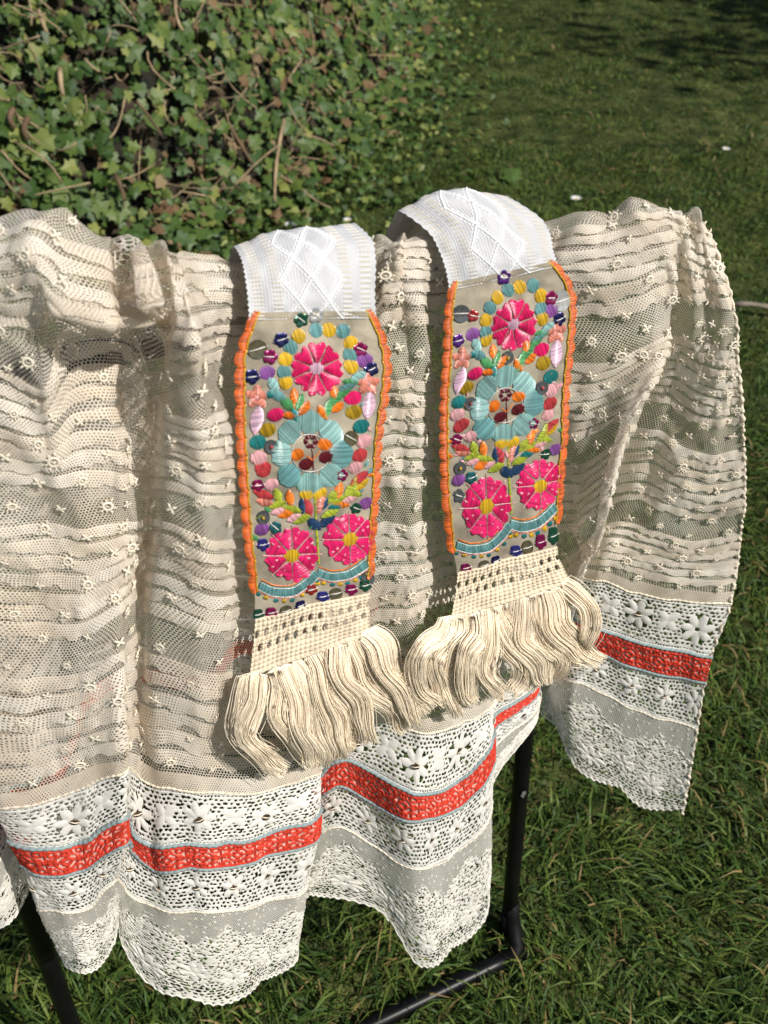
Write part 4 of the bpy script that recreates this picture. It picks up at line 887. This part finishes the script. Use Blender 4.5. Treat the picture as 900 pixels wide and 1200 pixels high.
def brocade(rib, par):
    na, nt = 220, 330; A, T = np.meshgrid(np.linspace(-1, 1, na), np.linspace(-85, 76, nt), indexing='ij'); x = (A + 1) * 54
    band = ((x > 4) & (x < 13)) | ((x > 21) & (x < 29)) | ((x > 79) & (x < 87)) | ((x > 95) & (x < 104)); rib_ = np.clip(np.sin(T / 3.4 * 2 * math.pi), -.2, 1); rel = np.where(band, .5 * rib_, 0) + .25 * np.sin(x * 2.3) * .3 + (vnoise(x / 9, T / 9, 3) - .5) * 1.3
    cm = np.zeros(A.shape, bool)
    for sg, ph, am, pr in ((1, 0, .46, 64), (-1, 0, .46, 64), (1, .5, .46, 64), (-1, .5, .46, 64)):
        tri = np.abs(((T / pr + ph + .3 + .02 * sg) % 2) - 1); d = np.abs(A - sg * (tri * 2 - 1) * am) * 54 * .76
        main = d < .95; thin = (d > 2.0) & (d < 2.7) & (np.sin(T * 2.6) > -.3); rel = rel + np.where(main, .9 * np.sqrt(np.clip(1 - (d / .95) ** 2, 0, 1)) * (.8 + .2 * np.sin(T * 3.5)), 0) + np.where(thin, .35, 0); cm |= main | thin
    ed = np.abs(A) > .985; A2 = np.where(ed, A * (1 + .010 * np.sin(T / 5 * 2 * math.pi)), A); P = rib.map(A2, T, rel + .5)
    bm = np.where(cm, 2, (band & (rib_ > .25)).astype(int))[:-1, :-1].ravel(); o = mk('brocade_band', P.reshape(-1, 3), grid_faces(na, nt), [M_brocade, M_ladder, M_whcord], par, midx=bm)
    return o
def locks(rib, par, paths, scale, ox, oy, n0, nthread=150, seed=1):
    r = np.random.default_rng(seed); m = 20
    for li, path in enumerate(paths):
        P = np.array(path, float) / scale + np.array([ox, oy]); k = np.linspace(0, 1, len(P)); tt = np.linspace(0, 1, m); mb = MB()
        C = pchip(k, P, tt); lift = r.uniform(-.004, .008); ph = r.uniform(0, 6.28); fl = r.uniform(.8, 1.25)
        for j in range(nthread):
            stray = r.random() < .10; e = r.uniform(-1, 1) * (1.5 if stray else 1); dep = r.uniform(-1, 1); wid = np.interp(tt, [0, .25, .6, .85, 1], [9.5, 11.5, 11, 9.2, 8.6 * fl]) ; end = r.uniform(.90, 1.03); q = np.clip(tt * end, 0, 1.03)
            c = np.stack([np.interp(q, tt, C[:, 0]), np.interp(q, tt, C[:, 1])], -1) + np.maximum(q - 1, 0)[:, None] * (C[-1] - C[-2]) * 20
            d = np.gradient(c, axis=0); d /= np.linalg.norm(d, axis=1)[:, None] + 1e-9; nn = np.stack([-d[:, 1], d[:, 0]], -1)
            wav = 2.2 * np.sin(q * 13 + ph + e * .5) * np.clip(q * 3, 0, 1); lat = e * wid + wav + r.normal(0, 2.4 if stray else .9) * q + .6 * np.sin(q * r.uniform(8, 22) + r.uniform(0, 6)) * q
            px = c + nn * lat[:, None]; px[0] = C[0] + np.array([np.clip(e, -1, 1) * 9.5, -np.clip(e, -1, 1) * 9.5 * .34 ])
            nz = n0 + .002 + (.012 + lift) * np.sin(q * 2.6) + dep * (.0010 + .0028 * np.sqrt(max(0.1, 1 - e * e)) * np.clip(q * 4, 0.2, 1)) + .003 * np.sin(q * 11 + ph) * q
            pts = hang(px[:, 0], px[:, 1], nz); tube(mb, pts, np.linspace(.00031, .00026, m), 4, c=.35 + .4 * r.random() + .25 * (dep > .3), cap=False)
        mb.build('fringe_lock', M_fringe, par)
FR1 = [[(95,846),(72,940),(66,1020),(105,1095),(155,1140),(215,1178)],[(130,832),(125,920),(100,990),(92,1060),(130,1120),(180,1160)],[(180,814),(205,900),(205,990),(240,1060),(285,1110),(330,1150)],[(235,796),(285,870),(290,960),(315,1050),(345,1120),(345,1165)],
       [(290,776),(328,850),(340,950),(385,1040),(398,1100),(400,1140)],[(345,758),(378,830),(398,920),(438,1000),(440,1070),(430,1110)],[(395,738),(403,800),(420,880),(478,950),(498,1030),(500,1085)],[(435,722),(458,790),(488,870),(548,930),(598,980),(628,1045)],
       [(470,708),(530,765),(560,850),(612,920),(645,975),(655,1030)],[(498,698),(566,750),(588,850),(638,900),(676,955),(690,990)],[(210,805),(240,890),(270,980),(280,1060),(310,1120),(320,1168)],[(320,768),(350,850),(365,930),(410,1010),(420,1080),(440,1110)]]
FR2 = [[(215,788),(190,850),(120,910),(82,970),(108,1060),(160,1120)],[(240,780),(222,860),(172,930),(160,1000),(186,1070),(212,1120)],[(275,768),(282,850),(225,920),(200,1010),(228,1090),(240,1165)],[(320,754),(332,850),(292,930),(270,1010),(288,1080),(305,1120)],
       [(365,740),(372,830),(360,920),(360,1000),(382,1055),(425,1085)],[(415,726),(400,800),(440,890),(488,970),(490,1030),(455,1078)],[(460,712),(448,790),(450,860),(508,930),(530,1000),(520,1065)],[(505,700),(498,780),(500,870),(540,930),(578,980),(590,1040)],
       [(550,686),(558,770),(560,840),(598,900),(636,955),(612,1015)],[(595,674),(636,750),(650,820),(690,880),(748,930),(790,965)],[(635,662),(700,705),(738,760),(758,830),(732,885),(715,900)],[(390,734),(420,810),(470,880),(520,950),(560,1000),(575,1045)],[(575,680),(590,750),(610,830),(660,900),(700,930),(740,950)]]
def ribbon(rib, label, second, fringe, fs, fo):
    o = tag(empty('embroidered_ribbon', tuple(rib.map(0, 440, 0))), label, 'ribbon', 'embroidered ribbons hanging over the apron')
    brocade(rib, o)
    na, nt = 60, 190; A, T = np.meshgrid(np.linspace(-.97, .97, na), np.linspace(69, 400, nt), indexing='ij')
    pan = mk('linen_panel', rib.map(A, T, (vnoise(A * 6 + 9, T / 7, 14) - .5) * .9 + .9 * (T < 76)).reshape(-1, 3), grid_faces(na, nt), M_linen, o)
    JIT[0] = .9
    # rosette at the top
    f = c2(445, 728); flower(rib, pan, *f, 34.5, 8, -1.571 + .2 * second, 'pink', .2); dot(rib, pan, f, 7.5, 6.5, 'lilac', 0, 1.57)
    for x, y, c in ((362,580,'yellow'),(437,555,'teal'),(502,550,'yellow'),(565,555,'teal'),(602,612,'yellow'),(602,672,'teal'),(607,720,'yellow'),(322,628,'teal'),(295,688,'yellow'),(290,742,'teal'),(300,782,'yellow')): dot(rib, pan, c2(x, y), 7, 7.5, c, random.uniform(-.4, .4), 1.3)
    for x, y, c in ((217,745,'purple'),(665,690,'purple'),(250,940,'hot'),(608,872,'hot'),(207,1010,'mustard'),(615,932,'mustard'),(170,1072,'dteal'),(650,1003,'dteal'),(170,1145,'palepink'),(657,1068,'palepink'),(190,1196,'red'),(647,1130,'red')): dot(rib, pan, c2(x, y), 8.5, 7.0, c, -.3, 1.2)
    for x, y in ((165, 860), (680, 795)):
        cx, cy = c2(x, y)
        for k in range(5): a = k * 1.2566 - 1.57; put(rib, pan, 'petal', [satin_v(oval(cx + 7*math.cos(a), cy + 7*math.sin(a), 6.2, 4.2, a), a + 1.57, 1.15, .9)], M_silk['salmon'])
        dot(rib, pan, (cx, cy), 2.6, 2.6, 'palepink')
    leaf(rib, pan, c2(165, 972), 16, 6, 1.75, 'lilac'); leaf(rib, pan, c2(688, 897), 15, 6, 1.7, 'lilac')
    for x, y, l, w, a, c in ((240,800,9,4.5,1.0,'paleteal'),(215,848,8,3,.1,'dteal'),(262,852,10,4.5,.5,'teal'),(300,888,10,4.5,.7,'green'),(355,885,10,4,2.0,'green'),(345,940,8,3.5,1.3,'dteal'),(337,845,8,4,1.5,'orange'),(385,905,9,4.5,2.2,'orange'),(315,940,9,3.6,.1,'orange'),
                             (500,905,12,4,1.9,'green'),(540,870,11,4,2.3,'green'),(575,835,10,4,2.5,'green'),(590,805,11,4,2.6,'teal'),(625,768,11,4.5,2.6,'paleteal'),(600,790,9,3.2,.1,'green'),(523,843,8,4,1.4,'orange'),(475,925,9,4,1.0,'orange'),(543,905,8,4,2.6,'orange')): leaf(rib, pan, c2(x, y), l, w, a, c)
    # pale blue ring flower
    bc = c3(303, 88)
    for k in range(8):
        a = -1.571 + k * .7854; p = petalp(bc[0], bc[1], 23 + random.uniform(-1, 1), random.uniform(45, 49), a, .47, -.02, 11, .26); p[:, 1] = bc[1] + (p[:, 1] - bc[1]) * 1.02; put(rib, pan, 'petal', [satin_v(p, a, .95, 1.0)], M_silk['paleteal' if k not in (2, 5) else 'teal'])
        q = [(bc[0] + 22 * math.cos(a + d), bc[1] + 22 * math.sin(a + d)) for d in (-.38, 0, .38)]; put(rib, pan, 'outline_stitch', [line(q, .6, 1.0, 1.5)], M_silk['white'], .2)
    p0 = oval(*c3(305, 50), 7.5, 8); put(rib, pan, 'petal', [satin_v(petalp(*c3(305, 48), 3.0, 8.2, k * 1.0472, .5, 0), k * 1.0472 + 1.57, .8, .8) for k in range(6)], M_silk['maroon'])
    for x, y, c in ((262,85,'orange'),(350,58,'orange'),(287,128,'maroon'),(352,103,'maroon')): dot(rib, pan, c3(x, y), 7.2, 6, c, -.4, 1.0)
    put(rib, pan, 'stem_stitch', [line([c3(307, 72), c3(312, 110), c3(316, 160)], 1.3, 1.0)], M_silk['maroon']); put(rib, pan, 'stem_stitch', [line([c3(290, 95), c3(310, 112), c3(336, 80)], 1.1, .9)], M_silk['orange'])
    # lower spray
    for x, y, c in ((172,193,'palepink'),(122,103,'palepink'),(137,150,'red'),(482,50,'palepink'),(473,97,'red'),(460,138,'palepink'),(140,350,'purple'),(497,265,'purple'),(292,225,'yellow'),(337,223,'yellow')): dot(rib, pan, c3(x, y), 7.5, 6.2, c, -.4, 1.2)
    put(rib, pan, 'stem_stitch', [line([c3(317, 188), c3(325, 300), c3(336, 468)], 2.0, 1.2, 1.6)], M_silk['lime'])
    for x, y, l, w, a, c in ((140,236,12,4.5,.35,'red'),(148,256,10,4,.25,'salmon'),(470,180,13,4.5,2.5,'red'),(478,196,10,3.5,2.5,'yellow'),(195,235,9,4,1.2,'lime'),(190,268,10,3.6,-.3,'lime'),(240,282,11,3.4,.2,'lime'),(282,312,10,4,-.4,'lime'),(232,245,9,4,1.4,'orange'),(222,300,9,4,-.3,'orange'),
                             (195,292,8,3.4,-.3,'palepink'),(252,306,8,3.4,-.4,'palepink'),(293,268,11,4.5,1.2,'red'),(337,262,11,4,1.8,'salmon'),(276,266,9,3.6,1.5,'navy'),(352,262,8,3,2.0,'navy'),(318,330,9,5,.7,'navy'),(360,324,10,4.5,2.5,'navy'),(390,272,8,3.4,-.2,'dteal'),(375,242,10,4,2.3,'lime'),
                             (402,250,9,3.6,2.6,'lime'),(440,212,10,4,2.2,'lime'),(455,196,9,3.6,1.7,'lime'),(452,226,9,3.6,.2,'lime'),(370,292,10,3.8,2.7,'lime'),(400,212,10,3.8,1.7,'orange'),(408,260,9,3.6,.2,'orange'),(432,242,9,3.4,-.2,'palepink')): leaf(rib, pan, c3(x, y), l, w, a, c)
    for (x, y, r) in ((243, 435, 36), (438, 382, 33)):
        cx, cy = c3(x, y); flower(rib, pan, cx, cy, r, 8, -1.2, 'hot', .24, True, 1.0); dot(rib, pan, (cx, cy), 8.5, 6.5, 'yellow', -.2, 1.57)
    # blue double swag
    sw = [[c3(130, 548), c3(180, 566), c3(235, 565), c3(290, 540), c3(330, 500)], [c3(330, 500), c3(375, 512), c3(420, 508), c3(460, 490), c3(497, 465)]]
    for s_ in sw:
        s_ = np.array(s_); k = np.linspace(0, 1, 5); t = np.linspace(0, 1, 26); C = pchip(k, s_, t); d = np.gradient(C, axis=0); d /= np.linalg.norm(d, axis=1)[:, None]; nn = np.stack([-d[:, 1], d[:, 0]], -1); nn *= np.sign(nn[:, 1:2]); w = 5.6
        parts = []
        for i in range(25):
            poly = np.array([C[i] - nn[i] * w, C[i+1] - nn[i+1] * w, C[i+1] + nn[i+1] * w, C[i] + nn[i] * w]); a = math.atan2(nn[i][1], nn[i][0]); parts.append(satin_v(poly, a, .95, .9))
        o2 = put(rib, pan, 'swag', parts, M_silk['teal'])
        put(rib, o2 if False else pan, 'outline_stitch', [line(C - nn * (w + 1.6), 1.2, 1.0, 1.5)], M_silk['orange']); put(rib, pan, 'outline_stitch', [line(C - nn * w * .82, .5, 1.3, 1.4)], M_silk['white'], .3); put(rib, pan, 'outline_stitch', [line(C + nn * w * .9, .6, 1.3, 1.4)], M_silk['white'], .3); put(rib, pan, 'outline_stitch', [line(C + nn * (w + 1.4), 1.0, .9, 1.5)], M_silk['salmon'])
        for i in range(1, 25, 3): put(rib, pan, 'picot_stitch', [satin_v(oval(*(C[i] + nn[i] * (w + 4.0)), 2.3, 1.9), 1.2, .8, .7)], M_silk['dteal' if i % 2 else 'yellow'])
    fr = random.Random(17 + second)
    for k in range(60):
        x, y = fr.uniform(292, 436), fr.uniform(470, 650)
        if (x - 364) ** 2 + (y - 530) ** 2 < 52 ** 2: continue
        if min((x - q[0]) ** 2 + (y - q[1]) ** 2 for q in (c3(243, 435), c3(438, 382))) < 40 ** 2: continue
        put(rib, pan, 'seed_stitch', [satin_v(leafp(x, y, fr.uniform(3, 5), fr.uniform(1.2, 2), fr.uniform(0, 3)), fr.uniform(0, 3), 1.0, .6)], M_silk[fr.choice(['lime', 'palepink', 'orange', 'teal', 'ltpink', 'green'])])
    scallops(rib, o, -1); scallops(rib, o, 1)
    JIT[0] = 0
    # sequins
    if not second:
        SQ = [(c2(372,502),9,'fl','green'),(c2(440,480),9.5,'fl','silver'),(c2(277,592),9,'fl','navy'),(c2(167,637),11.5,'disc','olive'),(c2(227,672),9,'fl','magenta'),(c2(140,765),9,'fl','navy'),(c2(650,638),8.5,'fl','magenta'),(c2(695,727),8.5,'fl','navy'),(c2(600,1047),8.5,'disc','olive'),(c3(407,160),7.5,'fl','magenta'),(c3(122,198),7.5,'fl','magenta'),(c3(185,342),7.5,'fl','tealf'),(c3(140,400),7.5,'fl','blue'),(c3(460,278),7,'fl','green')]
        BD = [(c2(230,1088),'red'),(c3(142,308),'yellow'),(c3(497,515),'orange')]
        ROW = [(125,645,'green'),(170,637,'magenta'),(222,628,'olive'),(273,615,'navy'),(310,560,'red'),(348,585,'blue'),(390,572,'olive'),(440,556,'magenta'),(487,540,'green')]
    else:
        SQ = [(c2(425,490),9.5,'fl','violet'),(c2(165,632),12,'disc','grey'),(c2(225,652),8,'fl','red'),(c2(140,768),8.5,'fl','violet'),(c2(655,632),8.5,'fl','magenta'),(c2(708,652),12,'disc','silver'),(c2(695,735),8.5,'fl','navy'),(c3(407,160),7.5,'fl','magenta'),(c3(122,198),7.5,'fl','magenta'),(c3(185,342),7.5,'fl','tealf'),(c3(140,400),7.5,'fl','grey'),(c3(460,278),7,'fl','green')]
        BD = [(c2(230,1088),'red'),(c2(600,1047),'red'),(c3(142,308),'yellow'),(c2(415,880),'yellow')]
        ROW = [(150,640,'magenta'),(222,628,'olive'),(270,617,'navy'),(348,585,'blue'),(390,572,'olive'),(440,556,'magenta'),(487,540,'green')]
    for p, r, k, c in SQ: sequin(rib, o, *p, r, k, c, random.uniform(-.7, .7))
    for p, c in BD: sequin(rib, o, *p, 8, 'disc', 'grey', .3, c)
    for x, y, c in ROW: sequin(rib, o, *c3(x, y), 7.2, 'disc' if c == 'olive' else 'fl', c, -.25)
    crochet(rib, o); locks(rib, o, fringe, fs, fo[0], fo[1], .109, seed=3 + second)
    # thread couching the join with the crochet
    mb = MB(); a = np.linspace(-.97, .97, 60); tube(mb, rib.map(a, 397 + 0 * a, 1.2 + .4 * np.sin(np.arange(60) * 2.1)), .0011, 5); mb.build('join_cord', M_croch, o)
    mb = MB(); tube(mb, rib.map(a, 450 + 0 * a, 1.3 + .4 * np.sin(np.arange(60) * 2.1)), .0014, 5); mb.build('knot_row', M_croch, o)
ribbon(R1, 'left embroidered ribbon, its upper left sequin a plain olive disc', 0, FR1, 2.928, (260, 500))
ribbon(R2, 'right embroidered ribbon with a big silver sequin at its upper right', 1, FR2, 3.243, (460, 480))
